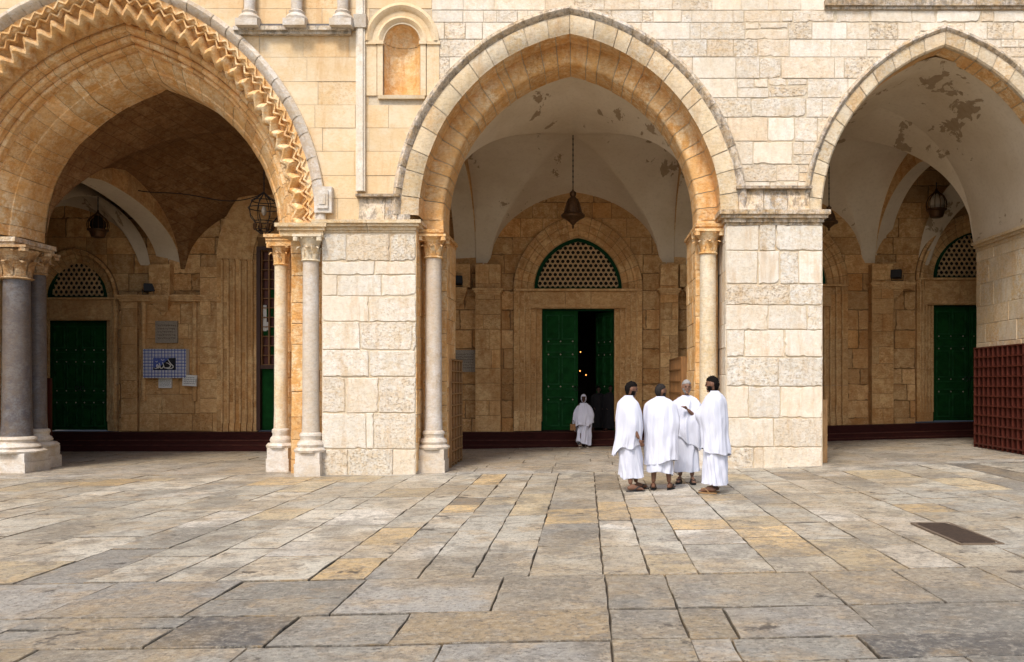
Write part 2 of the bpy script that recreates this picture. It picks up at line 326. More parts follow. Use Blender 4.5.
def block_tint(r_, var=.1, warmv=.10, rock=.3):
    q = 1 + r_.uniform(-var, var * .5); w = abs(r_.gauss(0, warmv))
    return (q, q * (1 - w * .45), q * (1 - w), min(1, r_.uniform(.45, 1.0)) if r_.random() < rock else r_.uniform(.05, .45))
def blocks(mb, mp, rects, r_, holes=(), proud=.014, gap=.004, chamf=.008, var=.1, warmv=.1, rock=.3, jit=.004):
    """rects: (x0,x1,z0,z1) in the wall plane; mp(x, z, out) maps to the world; holes: (cx,a,R,zs)"""
    for (x0, x1, z0, z1) in rects:
        t = block_tint(r_, var, warmv, rock)
        pr = proud + r_.uniform(-.006, .006)
        hit = None
        for h in holes:
            if x1 > h[0] - h[1] and x0 < h[0] + h[1] and z0 < h[3] + a_h(0, h[1], h[2]): hit = h
        x0 += gap; x1 -= gap; z0 += gap; z1 -= gap
        if hit is None:
            J = [r_.uniform(-jit, jit) for _ in range(8)]
            o = [(x0 + J[0], z0 + J[1]), (x1 + J[2], z0 + J[3]), (x1 + J[4], z1 + J[5]), (x0 + J[6], z1 + J[7])]
            if jit > .0065:
                P_ = []
                for k in range(4):
                    A_, B_ = o[k], o[(k + 1) % 4]; L_e = math.hypot(B_[0] - A_[0], B_[1] - A_[1]); ne = max(2, int(L_e / .07))
                    ccx, ccz = (x0 + x1) / 2, (z0 + z1) / 2
                    for q in range(ne):
                        u = q / ne; e_ = r_.uniform(0, jit * .9) + (r_.uniform(.008, .028) if r_.random() < .10 + .10 * t[3] else 0)
                        px_, pz_ = A_[0] + (B_[0] - A_[0]) * u, A_[1] + (B_[1] - A_[1]) * u
                        dx_, dz_ = ((0, 1), (-1, 0), (0, -1), (1, 0))[k]
                        if q == 0: dx_, dz_ = (1 if px_ < ccx else -1), (1 if pz_ < ccz else -1); e_ *= 1.2
                        P_.append((px_ + dx_ * e_, pz_ + dz_ * e_))
                n_ = len(P_); c = chamf; ch = lambda p: (p[0] + (c if p[0] < ccx else -c) * min(1, abs(p[0] - ccx) / .05), p[1] + (c if p[1] < ccz else -c) * min(1, abs(p[1] - ccz) / .05))
                vs = [mp(p[0], p[1], 0) for p in P_] + [mp(p[0], p[1], pr * .5) for p in P_] + [mp(*ch(p), pr) for p in P_]
                fs = [tuple(range(2 * n_, 3 * n_))]
                for k in range(n_):
                    m__ = (k + 1) % n_; fs += [(k, m__, n_ + m__, n_ + k), (n_ + k, n_ + m__, 2 * n_ + m__, 2 * n_ + k)]
                mb.add(vs, fs, t); continue
            c = min(chamf, (x1 - x0) / 4, (z1 - z0) / 4)
            i_ = [(o[0][0] + c, o[0][1] + c), (o[1][0] - c, o[1][1] + c), (o[2][0] - c, o[2][1] - c), (o[3][0] + c, o[3][1] - c)]
            m_ = [(p[0], p[1]) for p in o]
            vs = [mp(p[0], p[1], 0) for p in o] + [mp(p[0], p[1], pr * .55) for p in m_] + [mp(p[0], p[1], pr) for p in i_]
            fs = [(8, 9, 10, 11)]
            for k in range(4):
                n_ = (k + 1) % 4
                fs += [(k, n_, 4 + n_, 4 + k), (4 + k, 4 + n_, 8 + n_, 8 + k)]
            mb.add(vs, fs, t)
        else:
            cx, a, Rr, zs = hit
            xs = sorted(set([x0, x1] + [x0 + (x1 - x0) * i / 12 for i in range(1, 12)] + [q for q in (cx - a, cx + a, cx) if x0 < q < x1]))
            def low(x): return (zs + a_h(x - cx, a, Rr)) if abs(x - cx) < a - 1e-6 else z0
            for u, v in zip(xs, xs[1:]):
                mid = (u + v) / 2
                lu = low(u) if abs(mid - cx) < a else z0; lv = low(v) if abs(mid - cx) < a else z0
                if abs(mid - cx) < a:
                    if abs(u - cx) >= a - 1e-6: lu = zs
                    if abs(v - cx) >= a - 1e-6: lv = zs
                lu = max(lu, z0); lv = max(lv, z0)
                if lu >= z1 and lv >= z1: continue
                lu = min(lu, z1); lv = min(lv, z1)
                vs = [mp(u, lu, pr), mp(v, lv, pr), mp(v, z1, pr), mp(u, z1, pr)]
                mb.add(vs, [(0, 1, 2, 3)], t)
def courses(x0, x1, z0, z1, h, w, r_):
    out = []; z = z0
    while z < z1 - .02:
        hh = r_.uniform(*h); zt = z + hh
        if z1 - zt < h[0] * .6: zt = z1
        x = x0 - r_.uniform(0, w[0])
        while x < x1:
            ww = r_.uniform(*w); xe = x + ww
            if x1 - xe < w[0] * .4: xe = x1
            if min(xe, x1) - max(x, x0) > .03: out.append((max(x, x0), min(xe, x1), z, zt))
            x = xe
        z = zt
    return out
def backing(mb, mp, x0, x1, z0, z1, holes=(), n=160, tint=(1, 1, 1, .2)):
    xs = [x0 + (x1 - x0) * i / n for i in range(n + 1)]
    for h in holes:
        for k in range(40):
            for sg in (-1, 1):
                q = h[0] + sg * h[1] * (1 - (k / 40) ** 2 * .999)
                if x0 < q < x1: xs.append(q)
        for q in (h[0] - h[1] + 1e-5, h[0] - h[1], h[0] + h[1], h[0] + h[1] - 1e-5):
            if x0 < q < x1: xs.append(q)
    xs = sorted(set(xs))
    def low(x, mid):
        z = z0
        for (cx, a, Rr, zs) in holes:
            if abs(mid - cx) < a: z = max(z, zs + a_h(x - cx, a, Rr))
        return z
    for u, v in zip(xs, xs[1:]):
        m_ = (u + v) / 2
        lu, lv = min(low(u, m_), z1), min(low(v, m_), z1)
        if lu >= z1 and lv >= z1: continue
        mb.add([mp(u, lu, 0), mp(v, lv, 0), mp(v, z1, 0), mp(u, z1, 0)], [(0, 1, 2, 3)], tint)
def front_map(Y): return lambda x, z, o: (x, Y - o, z)
def left_map(X): return lambda y, z, o: (X - o, y, z)        # face that looks to -X
def right_map(X): return lambda y, z, o: (X + o, y, z)

# ------------------------------------------------------------------ the building
B = thing('arcaded_stone_building', (0, 0, 0), 'long pale limestone building with three great pointed arches opening on a vaulted porch', 'building')
LC, CC, RC = -8.83, -0.30, 6.65
ZL, ZC, ZR = 4.63, 4.76, 4.76
LA = (4.0, 4.58); CA = (3.24, 3.87); RA = (2.60, 3.615)
def inset(A, d): return (A[0] - d, A[1] - d)
holes = [(LC, *inset(LA, .12), ZL), (CC, *inset(CA, .12), ZC), (RC, *inset(RA, .1), ZR)]

# upper facade wall
mb = MB(); mp = front_map(0)
r1 = random.Random(11)
XB = PX(432, 0)
def irregular(rects, r_, p=.16):
    out = []
    for (a_, b_, c_, d_) in rects:
        q = r_.random()
        if q < p and b_ - a_ > .5 and d_ - c_ > .3: m_ = c_ + (d_ - c_) * r_.uniform(.4, .62); k_ = a_ + (b_ - a_) * r_.uniform(.3, .7); out += [(a_, b_, c_, m_), (a_, k_, m_, d_), (k_, b_, m_, d_)]
        elif q < p * 1.8 and b_ - a_ > .6: k_ = a_ + r_.uniform(.16, .26); out += [(a_, k_, c_, d_), (k_, b_, c_, d_)]
        else: out.append((a_, b_, c_, d_))
    return out
rc = irregular(courses(XB, 14, 4.62, 8.55, (.31, .45), (.28, 1.05), r1), r1, .26)
blocks(mb, mp, rc, r1, holes, rock=.6, var=.06, warmv=.07, gap=.007, chamf=.008, proud=.013, jit=.012)
blocks(mb, mp, courses(XB, 14, 8.9, 13, (.42, .56), (.5, 1.35), r1), r1, (), rock=.5)
w1 = mb.build('facade_wall', 'pale', B)
mb = MB(); r1 = random.Random(5)
def not_niche(rs):
    out = []
    for q in rs:
        if q[1] > -3.95 and q[0] < -2.95 and q[3] > 6.88 and q[2] < 9.2:
            if q[0] < -3.95 - .05: out.append((q[0], -3.95, q[2], q[3]))
        else: out.append(q)
    return out
L_ = courses(-20, XB, 4.62, 13, (.42, .46), (.55, 1.0), r1)
L2 = []
for q in L_:
    if q[3] > 6.95 and q[2] < 8.3 and q[1] > -4.0:
        if q[0] < -4.05: L2.append((q[0], -4.0, q[2], q[3]))
        if q[1] > -2.86: L2.append((max(q[0], -2.87), q[1], q[2], q[3]))
    else: L2.append(q)
blocks(mb, mp, L2, r1, holes, rock=.05, var=.06, warmv=.10, gap=.003, chamf=.004, proud=.010, jit=.002)
w2 = mb.build('smooth_facade_wall', 'front', B)
mb = MB()
NX0, NX1, NZ0, NZ1 = PX(384, 0), PX(420, 0), PZ(96, 0), 8.05     # the niche opening
bk = MB()
backing(bk, mp, -20, NX0 - .01, 4.5, 13, holes)
backing(bk, mp, NX1 + .01, 14, 4.5, 13, holes)
backing(bk, mp, NX0 - .01, NX1 + .01, 4.5, NZ0 - .01, holes, n=6)
for i in range(24):
    xa, xb = NX0 - .01 + (NX1 - NX0 + .02) * i / 24, NX0 - .01 + (NX1 - NX0 + .02) * (i + 1) / 24; hr = (NX1 - NX0) / 2; hc = (NX0 + NX1) / 2
    za, zb_ = [PZ(42, 0) + math.sqrt(max(0, hr * hr - (q - hc) ** 2)) for q in (xa, xb)]
    bk.add([(xa, 0, za), (xb, 0, zb_), (xb, 0, 13), (xa, 0, 13)], [(0, 1, 2, 3)])
bk.build('wall_core', 'mortar', B)

# shell-headed niche with its moulded surround
mb = MB(); nc = (NX0 + NX1) / 2; nr = (NX1 - NX0) / 2; zh = PZ(42, 0)
vs = []; fs = []; K = 16
for i in range(K + 1):
    a = math.pi * i / K
    vs += [(nc - nr * math.cos(a), .02 + .32 * math.sin(a), NZ0), (nc - nr * math.cos(a), .02 + .32 * math.sin(a), zh)]
for i in range(K): fs.append((2 * i, 2 * i + 2, 2 * i + 3, 2 * i + 1))
mb.add(vs, fs, smooth=True)
vs = []; fs = []; J = 40
for j in range(13):                                          # fluted half dome
    e = (math.pi / 2) * j / 12
    for i in range(J + 1):
        a = math.pi * i / J; fl = 1 - .05 * abs(math.sin(a * 9)) * math.cos(e)
        vs.append((nc - nr * fl * math.cos(a) * math.cos(e), .02 + .32 * fl * math.sin(a) * math.cos(e), zh + nr * math.sin(e) * fl))
for j in range(12):
    for i in range(J): q = j * (J + 1) + i; fs.append((q, q + 1, q + J + 2, q + J + 1))
mb.add(vs, fs, smooth=True)
mb.add([(NX0, .02, NZ0), (NX1, .02, NZ0), (NX1, .36, NZ0), (NX0, .36, NZ0)], [(0, 1, 2, 3)])
mb.build('niche', 'ochre', B)
mb = MB()
fr = Frame(nc, 0, zh)
sweep(mb, fr, nr + .13, nr + .14, [(0, .0), (0, -.03), (.04, -.05), (.09, -.02), (.135, .03)], n=18)
sweep(mb, fr, nr + .36, nr + .38, [(0, .02), (0, -.055), (.06, -.085), (.12, -.055), (.15, -.02), (.25, -.005), (.25, .02)], n=18)
for sx, w_, dpt in ((nr + .245, .23, .03), (nr + .065, .1, .045)):
    for sg in (-1, 1):
        xx = nc + sg * sx
        mb.box(xx - w_ / 2, xx + w_ / 2, -dpt, .03, NZ0 - .0, zh - .06)
        mb.box(xx - w_ / 2 - .02, xx + w_ / 2 + .02, -dpt - .03, .03, zh - .06, zh)
mb.box(nc - nr - .1, nc + nr + .1, -.07, .02, NZ0 - .07, NZ0 - .002, tint=(.8, .8, .8, .3))
mb.build('niche_surround', 'front', B)

# tall pilaster strip and small colonnettes at the top left
mb = MB(); x0, x1 = PX(357, 0), PX(366, 0)
mb.box(x0, x1, -.09, .0, PZ(192, 0), 9.0); mb.box(x0 + .04, x1 - .03, -.12, -.09, PZ(192, 0), 8.9)
mb.box(x0 - .03, x1 + .03, -.14, .0, PZ(30, 0), PZ(17, 0), tint=(.7, .7, .72, .4))
mb.build('pilaster_strip', 'pale', B)
for px in (250, 297, 343):
    cx = PX(px, -.1)
    mb = MB(); mb.lathe([(.10, 0), (.10, 2.6)], (cx, -.11, PZ(12, -.1)), 20)
    c = mb.build('colonnette', 'shaft', B)
    mb = MB(); mb.lathe([(.19, -.0), (.20, .05), (.17, .1), (.13, .13), (.145, .17), (.11, .2)], (cx, -.11, PZ(22, -.1)), 20)
    mb.box(cx - .2, cx + .2, -.3, .0, PZ(29, -.1), PZ(22, -.1))
    mb.build('base', 'white_stone', c)
mb = MB(); mb.box(PX(236, 0), PX(352, 0), -.16, .0, PZ(33, 0), PZ(29, 0)); mb.box(PX(236, 0), PX(352, 0), -.10, .0, PZ(36, 0), PZ(33, 0))
mb.build('sill_ledge', 'hood', B)
for a_, b_ in ((258, 285), (308, 333)):
    mb = MB(); mb.box(PX(a_, 0), PX(b_, 0), -.13, .0, PZ(28.6, 0), PZ(26.5, 0)); mb.build('lead_flashing', 'marble', B)
# weathered string course high on the right
mb = MB()
x = PX(430, 0)
while x < 14:
    w = rng.uniform(.6, 1.3); z1_ = PZ(1.5, 0); z0_ = PZ(10, 0)
    if x > PX(790, 0):
        mb.box(x + .004, min(x + w, 14) - .004, -.10 + rng.uniform(-.01, .01), 0, z0_ + .05, z1_, tint=block_tint(rng, .25, .1, .5))
        mb.box(x + .004, min(x + w, 14) - .004, -.05, 0, z0_, z0_ + .05, tint=block_tint(rng, .15, .1, .5))
    x += w
mb.build('string_course', 'hood', B)
mb = MB(); blocks(mb, mp, courses(XB, 14, 8.55, 8.9, (.35, .36), (.5, 1.2), rng), rng, ())
mb.build('upper_course', 'pale', B)

# ---- centre arch
def arch_part(name, mat, fr, A, prof, vou=0, parent=B, backmat='mortar', **kw):
    if vou:
        mbk = MB(); sweep(mbk, fr, A[0], A[1], [(d - .012, y + .015) for d, y in prof], n=36, smooth=False)
        core = mbk.build(name, backmat, parent)
        mb_ = MB(); sweep(mb_, fr, A[0], A[1], prof, n=36, voussoirs=vou, **kw)
        return mb_.build('stones', mat, core)
    mb_ = MB(); sweep(mb_, fr, A[0], A[1], prof, n=44, **kw)
    return mb_.build(name, mat, parent)
fc = Frame(CC, 0, ZC)
arch_part('hood_mould', 'hood', fc, CA, [(-.03, .02), (-.03, -.10), (.03, -.13), (.08, -.10), (.10, -.06), (.12, -.045)], 13, jit=.006)
arch_part('arch_ring', 'ring', fc, CA, [(.12, -.05), (.14, -.055), (.36, -.02), (.40, .005), (.44, .02)], 12, jit=.005)
arch_part('inner_arch_ring', 'ochre', fc, CA, [(.436, .02), (.44, .50), (.60, .49), (.76, .50), (.80, .53), (.82, .57), (.82, 1.25)], 15, jit=.004)
# foot of the hood above the impost, both sides
for sx in (-1, 1):
    mb = MB(); xx = CC + sx * 3.1
    mb.box(xx - .15, xx + .15, -.072, .0, ZC - .14, ZC + .002); mb.build('hood_stop', 'hood', B)

for a_, b_ in ((-3.13, -2.722), (2.12, 2.53)):
    mb = MB(); mb.box(a_, b_, .505, 1.25, 4.50, ZC - .002); mb.build('stilt_block', 'ochre', B)
# ---- right arch
fr_ = Frame(RC, 0, ZR)
arch_part('hood_mould', 'hood', fr_, RA, [(-.03, .02), (-.03, -.07), (.02, -.09), (.06, -.06), (.07, -.03)], 12, jit=.005)
arch_part('arch_ring', 'ring', fr_, RA, [(.07, -.035), (.29, -.01), (.32, .02), (.32, .10)], 12, jit=.004)
arch_part('soffit_ring', 'ochre', fr_, RA, [(.325, .10), (.325, .55)], 14, jit=.003)

# ---- left arch: deep stepped orders with chevrons
fl = Frame(LC, 0, ZL)
arch_part('hood_mould', 'white_stone', fl, LA, [(-.02, .02), (-.02, -.09), (.05, -.12), (.12, -.09), (.17, -.03), (.19, .0)], 16, jit=.004)
def zigzag(mb, fr, A, d0, amp, y0, nteeth, prof, per=10, yamp=0.0, tint=(1, 1, 1, .4)):
    a, Rr = A; c = Rr - a
    P = len(prof)
    for side in (1, -1):
        vs = []; n = nteeth * per
        for i in range(n + 1):
            t = i / n; ph = (i / per) % 1.0; tri = 1 - abs(2 * ph - 1); tri = .45 * tri + .55 * (.5 - .5 * math.cos(math.pi * tri)) + .10 * noise.noise(Vector((i * .37, side * 5, d0 * 9)))
            for dd, yy in prof:
                d = d0 + dd + amp * (tri - .5); r = Rr - d
                aa = math.acos(max(-1, min(1, c / r)))
                vs.append(fr(-side * (r * math.cos(aa * t) - c), y0 + yy + yamp * (tri - .5), r * math.sin(aa * t) + .11 * (math.exp(-abs(r * math.cos(aa * t) - c) / .55) - .25)))
        fs = [(i * P + j, (i + 1) * P + j, (i + 1) * P + j + 1, i * P + j + 1) for i in range(n) for j in range(P - 1)]
        if side == 1: fs = [f[::-1] for f in fs]
        mb.add(vs, fs, tint, 0, True)
mb = MB(); sweep(mb, fl, *LA, [(.18, .0), (.30, .03), (.36, .16), (.60, .34), (.66, .50), (.70, .72)], n=60); mb.build('splayed_order', 'ochre', B)
mb = MB()
zigzag(mb, fl, LA, .26, .10, .00, 26, [(-.035, .06), (-.02, -.02), (.02, -.02), (.035, .06)], 6)
zigzag(mb, fl, LA, .37, .10, .06, 26, [(-.03, .08), (-.018, -.0), (.018, -.0), (.03, .08)], 6)
mb.build('fine_chevron_band', 'ochre', B)
mb = MB()
zigzag(mb, fl, LA, .55, .125, .20, 20, [(-.11, .20), (-.13, .06), (-.08, -.03), (-.02, -.07), (.05, -.06), (.11, .0), (.14, .08), (.12, .22)], 8, yamp=.12)
mb.build('bold_chevron_roll', 'ochre', B)
def roll(d, y, r, n=7, a0=-60, a1=200):
    return [(d - r * math.cos(R(a0 + (a1 - a0) * i / n)), y - r * math.sin(R(a0 + (a1 - a0) * i / n))) for i in range(n + 1)]
prof = [(.66, .55)] + roll(.75, .66, .085) + [(.84, .80)] + roll(.895, .82, .062) + [(.95, .93), (.955, .97)] + roll(.99, .97, .045) + [(1.03, 1.02), (1.04, 1.12)]
arch_part('roll_moulded_order', 'ochre', fl, LA, prof, 17, jit=.003, gap=.005, backmat='capstone')
arch_part('inner_arch_ring', 'ochre', fl, LA, [(1.03, 1.10), (1.08, 1.09), (1.20, 1.24), (1.26, 1.38), (1.29, 1.38), (1.37, 1.52), (1.40, 1.62), (1.40, 2.35)], 16, jit=.006, gap=.005, backmat='capstone')
# square stop blocks at the feet of the left hood
mb = MB(); xx = PX(325, 0)
mb.box(xx - .16, xx + .16, -.14, 0, PZ(214, 0), PZ(188, 0)); mb.box(xx - .10, xx + .10, -.17, -.14, PZ(210, 0), PZ(192, 0)); mb.box(xx - .06, xx + .06, -.185, -.17, PZ(206, 0), PZ(196, 0))
mb.build('hood_stop', 'white_stone', B)
# weathered sloping blocks above the imposts
def weather(x0, x1, ya, yb):
    mb = MB(); z1_, z0_ = PZ(ya, 0), PZ(yb, 0)
    x = x0
    while x < x1 - .05:
        w = min(rng.uniform(.35, .6), x1 - x)
        if x1 - x - w < .15: w = x1 - x
        t = block_tint(rng, .15, .15, .6)
        a_, b_ = x + .004, x + w - .004
        vs = [(a_, 0, z0_), (b_, 0, z0_), (b_, -.13, z0_), (a_, -.13, z0_), (a_, 0, z1_), (b_, 0, z1_), (b_, -.04, z1_), (a_, -.04, z1_), (a_, -.10, z0_ + .14), (b_, -.10, z0_ + .14)]
        mb.add(vs, [(3, 2, 9, 8), (8, 9, 6, 7), (7, 6, 5, 4), (0, 3, 8, 7, 4), (1, 5, 6, 9, 2), (0, 1, 2, 3)], t)
        x += w
    mb.box(x0 - .05, x1 + .05, -.15, 0, z1_, z1_ + .05, tint=(.75, .72, .7, .8))
    mb.build('weathered_sill', 'hood', B)
weather(PX(738, 0), PX(808, 0), 190, 211)
weather(PX(360, 0), PX(398, 0), 198, 222)

# ---- piers
def pier(name, x0, x1, y1, ztop, front_rects, sides, mat='pier', sidemat=None, zb=-.3, y0=0.0):
    """box core with coursed blocks on the front face and on reveals"""
    mb = MB(); mb.box(x0, x1, y0, y1, zb, ztop); core = mb.build(name, 'mortar', B)
    mb = MB(); r_ = random.Random(int(abs(x0 * 100)))
    blocks(mb, front_map(y0), front_rects, r_, (), proud=.02, gap=.004, chamf=.010, rock=.65, var=.06, warmv=.07, jit=.010)
    if mb.f: mb.build('front_blocks', mat, core)
    for side in sides:
        mb = MB(); m_ = left_map(x0) if side == 'L' else right_map(x1)
        blocks(mb, m_, courses(y0, y1, zb + .3, ztop, (.4, .55), (.5, .9), r_), r_, (), proud=.012, rock=.4)
        mb.build('reveal_blocks', sidemat or mat, core)
    return core
def rects_from(ys, xsplits, pxl, pxr):
    out = []
    for (a_, b_), sp in zip(zip(ys, ys[1:]), xsplits):
        e = [pxl] + list(sp) + [pxr]
        for u, v in zip(e, e[1:]): out.append((PX(u, 0), PX(v, 0), PZ(b_, 0), PZ(a_, 0)))
    return out
ysl = [234, 261, 275, 296, 322, 350, 377, 413, 449, 484]
cv = lambda v: 220 + v / 2.069
ls = [[cv(262), cv(352)], [cv(320)], [cv(243), cv(335)], [cv(308)], [cv(290), cv(398)], [cv(308)], [cv(260), cv(328)], [cv(303), cv(318)], [cv(265), cv(358)]]
pier('pier', PX(322, 0), PX(416, 0), 1.0, 4.5, rects_from(ysl, ls, 322, 416), 'R', sidemat='ochre')
ysr = [225, 251, 284, 305, 330, 357, 386, 418, 447, 480]
cr = lambda v: 640 + v / 2.207
rs = [[cr(262), cr(300)], [cr(260), cr(308), cr(350)], [cr(330)], [cr(283), cr(368)], [cr(230), cr(318)], [cr(305)], [cr(240), cr(310)], [cr(295)], [cr(250), cr(272)]]
pier('pier', PX(726, 0), PX(822.5, 0), 2.2, 4.6, rects_from(ysr, rs, 726, 822.5), 'L')
r2 = random.Random(3)
pier('pier', 8.93, 10.9, 3.9, 4.76, courses(8.93, 10.9, -.2, 4.6, (.45, .6), (.5, .9), r2), 'L', sidemat='ring')
pier('pier', -20, -12.75, 1.0, 4.5, courses(-20, -12.75, -.3, 4.5, (.42, .55), (.6, 1.1), r2), 'R', mat='front')
mb = MB(); mb.box(10.9, 20, .02, 3.9, -.3, 4.76); mb.box(10.9, 20, .02, 3.9, 4.76, 13)
mb.build('flank_wall', 'pale', B)
# jamb nooks behind the front faces
def body(x0, x1, y0, y1, z0, z1, faces, mat='ochre', name='stepped_jamb', seed=1):
    mb = MB(); mb.box(x0, x1, y0, y1, z0, z1); c_ = mb.build(name, 'mortar_dark', B); r_ = random.Random(seed)
    mb = MB()
    if 'F' in faces: blocks(mb, front_map(y0), courses(x0, x1, z0, z1, (.38, .52), (.3, .8), r_), r_, (), proud=.01, rock=.4)
    if 'L' in faces: blocks(mb, left_map(x0), courses(y0, y1, z0, z1, (.38, .52), (.4, .8), r_), r_, (), proud=.01, rock=.4)
    if 'R' in faces: blocks(mb, right_map(x1), courses(y0, y1, z0, z1, (.38, .52), (.4, .8), r_), r_, (), proud=.01, rock=.4)
    mb.build('jamb_blocks', mat, c_)
body(-4.85, -2.73, 1.0, 2.1, -.2, 4.58, 'FR', seed=4)
body(-3.15 - .01, -2.98, .72, 1.0, -.2, 4.45, 'F', seed=14)
body(2.12, 2.56, .80, 2.2, -.2, 4.58, 'FL', seed=5)
body(-5.6, -4.87, .45, 2.7, -.3, 4.45, 'FL', seed=6)
body(-6.23, -5.6, 1.35, 2.4, -.3, 4.45, 'FL', seed=7)
body(-12.75, -11.62, .75, 2.4, -.3, 4.2, 'FR', seed=8)
# plastered tympanum fill over the right-hand reveal
mb = MB(); mb.box(8.93, 10.9, .02, 3.9, 4.76, 5.57); c_ = mb.build('upper_reveal', 'mortar_dark', B)
mb = MB(); blocks(mb, left_map(8.93), courses(.02, 3.9, 4.85, 5.57, (.36, .36), (.5, .9), r2), r2, (), rock=.4); mb.build('reveal_blocks', 'ring', c_)

# ---- imposts
def moulded_slab(mb, x0, x1, y0, y1, z1, steps, tint=(1, 1, 1, .5)):
    z = z1
    for h, out in steps:
        mb.box(x0 - out, x1 + out, y0 - out, y1, z - h, z, tint=tint); z -= h + .001
def impost(name, x0, x1, y0, y1, z1, steps, mat='white_stone'):
    mb = MB(); n = max(1, round((x1 - x0) / .9)); e = [x0 + (x1 - x0) * i / n for i in range(n + 1)]
    z = z1
    for h, out in steps:
        for i in range(n):
            a_ = e[i] - (out if i == 0 else -.004); b_ = e[i + 1] + (out if i == n - 1 else -.004)
            mb.box(a_, b_, y0 - out, y1, z - h, z, tint=(1, .96, .9, .6) if i % 2 else (.93, .88, .8, .8))
        z -= h + .0015
    mb.build(name, mat, B)
st = [(.06, .15), (.05, .11), (.06, .05), (.04, .02)]
impost('impost', PX(322, 0), PX(414, 0), 0, 1.0, PZ(222, 0) + .02, st, 'ring')
impost('impost', PX(727, 0), PX(820, 0), 0, 2.2, PZ(211, 0), [(.08, .16), (.06, .12), (.07, .06), (.05, .02)], 'hood')
impost('impost', -3.22, -2.73, .28, 2.1, PZ(230, .3), [(.06, .06), (.05, .03), (.10, .0)], 'ochre')
impost('impost', 2.12, 2.62, .28, 2.2, PZ(224, .3), [(.06, .06), (.05, .03), (.10, .0)], 'ochre')
impost('impost', -5.62, -4.87, -.05, 1.3, PZ(224, 0), [(.07, .10), (.06, .06), (.10, .02)], 'ring')
impost('impost', -6.18, -5.40, .75, 2.4, PZ(232, .5), [(.06, .05), (.06, .02), (.10, .0)], 'ochre')
impost('impost', -12.75, -11.16, .88, 2.2, PZ(238, 1.0), [(.09, .06), (.08, .02), (.2, -.05)], 'hood')
impost('impost', 8.93, 11, 0, 3.9, 4.84, [(.06, .13), (.06, .08), (.08, .03)], 'ring')

# ---- columns
def leafcap(mb, cx, cy, z0, z1, r0, r1):
    H = z1 - z0
    mb.lathe([(r0 * 1.05, 0), (r0 * 1.22, .02), (r0 * 1.05, .045), (r0 * .98, H * .3), (r0 * 1.1, H * .6), (r1 * .9, H * .9)], (cx, cy, z0), 20)
    for row, (zb, ln, sp) in enumerate(((.05, .50, 0), (.30, .62, .5))):
        for k in range(8):
            a = 2 * math.pi * (k + sp) / 8; ca, sa = math.cos(a), math.sin(a); vs = []
            for i in range(7):
                t = i / 6; z = z0 + H * (zb + ln * math.sin(t * 2.1)); rr = r0 * (1.02 + .1 * t) + (r1 - r0) * (t ** 2.2) * .9
                w = r0 * .42 * math.sin(math.pi * (.25 + .70 * t))
                for sg in (-1, 1): vs.append((cx + ca * rr - sa * w * sg, cy + sa * rr + ca * w * sg, z))
                vs.append((cx + ca * (rr + .02), cy + sa * (rr + .02), z + .004))
            fs = []
            for i in range(6): q = i * 3; fs += [(q, q + 2, q + 5, q + 3), (q + 2, q + 1, q + 4, q + 5)]
            mb.add(vs, fs, (1, 1, 1, .8), 0, True)
    for k in range(4):
        a = math.pi / 4 + math.pi / 2 * k; px_, py_ = cx + math.cos(a) * r1 * 1.15, cy + math.sin(a) * r1 * 1.15
        mb.tube([(px_ - .0, py_, z1 - .12), (px_, py_, z1 - .05)], r0 * .35, 8)
    mb.box(cx - r1, cx + r1, cy - r1, cy + r1, z1 - .045, z1)
def column(x, y, r, zb0, zb1, zc0, zc1, shaft, basemat, capmat, bw=None, taper=.93, square_base=True):
    mb = MB(); n = 10
    mb.lathe([(r * (1.06 if i == 0 else 1 - (1 - taper) * i / n), zb1 + (zc0 - zb1) * i / n) for i in range(n + 1)], (x, y, 0), 28)
    c_ = mb.build('column', shaft, B)
    mb = MB(); bw = bw or r * 1.75; H = zb1 - zb0
    mb.box(x - bw, x + bw, y - bw, y + bw, zb0 - .25, zb0 + H * .30)
    mb.box(x - bw * .93, x + bw * .93, y - bw * .93, y + bw * .93, zb0 + H * .30 + .001, zb0 + H * .55)
    mb.lathe([(bw * 1.22, H * .55), (bw * 1.28, H * .60), (bw * 1.1, H * .66)], (x, y, zb0), 8, rot=math.pi / 8)
    mb.lathe([(r * 1.5, H * .66), (r * 1.62, H * .72), (r * 1.5, H * .78), (r * 1.25, H * .82), (r * 1.22, H * .87), (r * 1.35, H * .92), (r * 1.28, H * .97), (r * 1.04, H)], (x, y, zb0), 28)
    mb.build('base', basemat, c_)
    mb = MB(); leafcap(mb, x, y, zc0, zc1, r * .95, r * 1.7); mb.build('capital', capmat, c_)
    return c_
column(-5.10, .02, .155, g(-5) - .02, PZ(432, 0), PZ(262, 0), PZ(236, 0), 'shaft', 'white_stone', 'ring', bw=.24)
column(-2.90, .45, .16, g(-2.9), PZ(430, .45), PZ(259, .45), PZ(236, .45), 'shaft', 'white_stone', 'ochre', bw=.25)
column(2.32, .45, .165, g(2.3), PZ(430, .45), PZ(255, .45), PZ(231, .45), 'ring', 'white_stone', 'ochre', bw=.25)
column(-5.98, .98, .13, g(-6), PZ(428, 1), PZ(266, 1), PZ(243, 1), 'ring', 'white_stone', 'ochre', bw=.22)
column(-11.30, 1.2, .27, g(-11.3) - .02, PZ(436, 1.2), PZ(280, 1.2), PZ(248, 1.2), 'marble', 'white_stone', 'capstone', bw=.42, taper=.88)
column(-11.38, 2.0, .18, g(-11.3), PZ(428, 2.1), PZ(276, 2.1), PZ(254, 2.1), 'marble', 'white_stone', 'capstone', bw=.32, taper=.9)

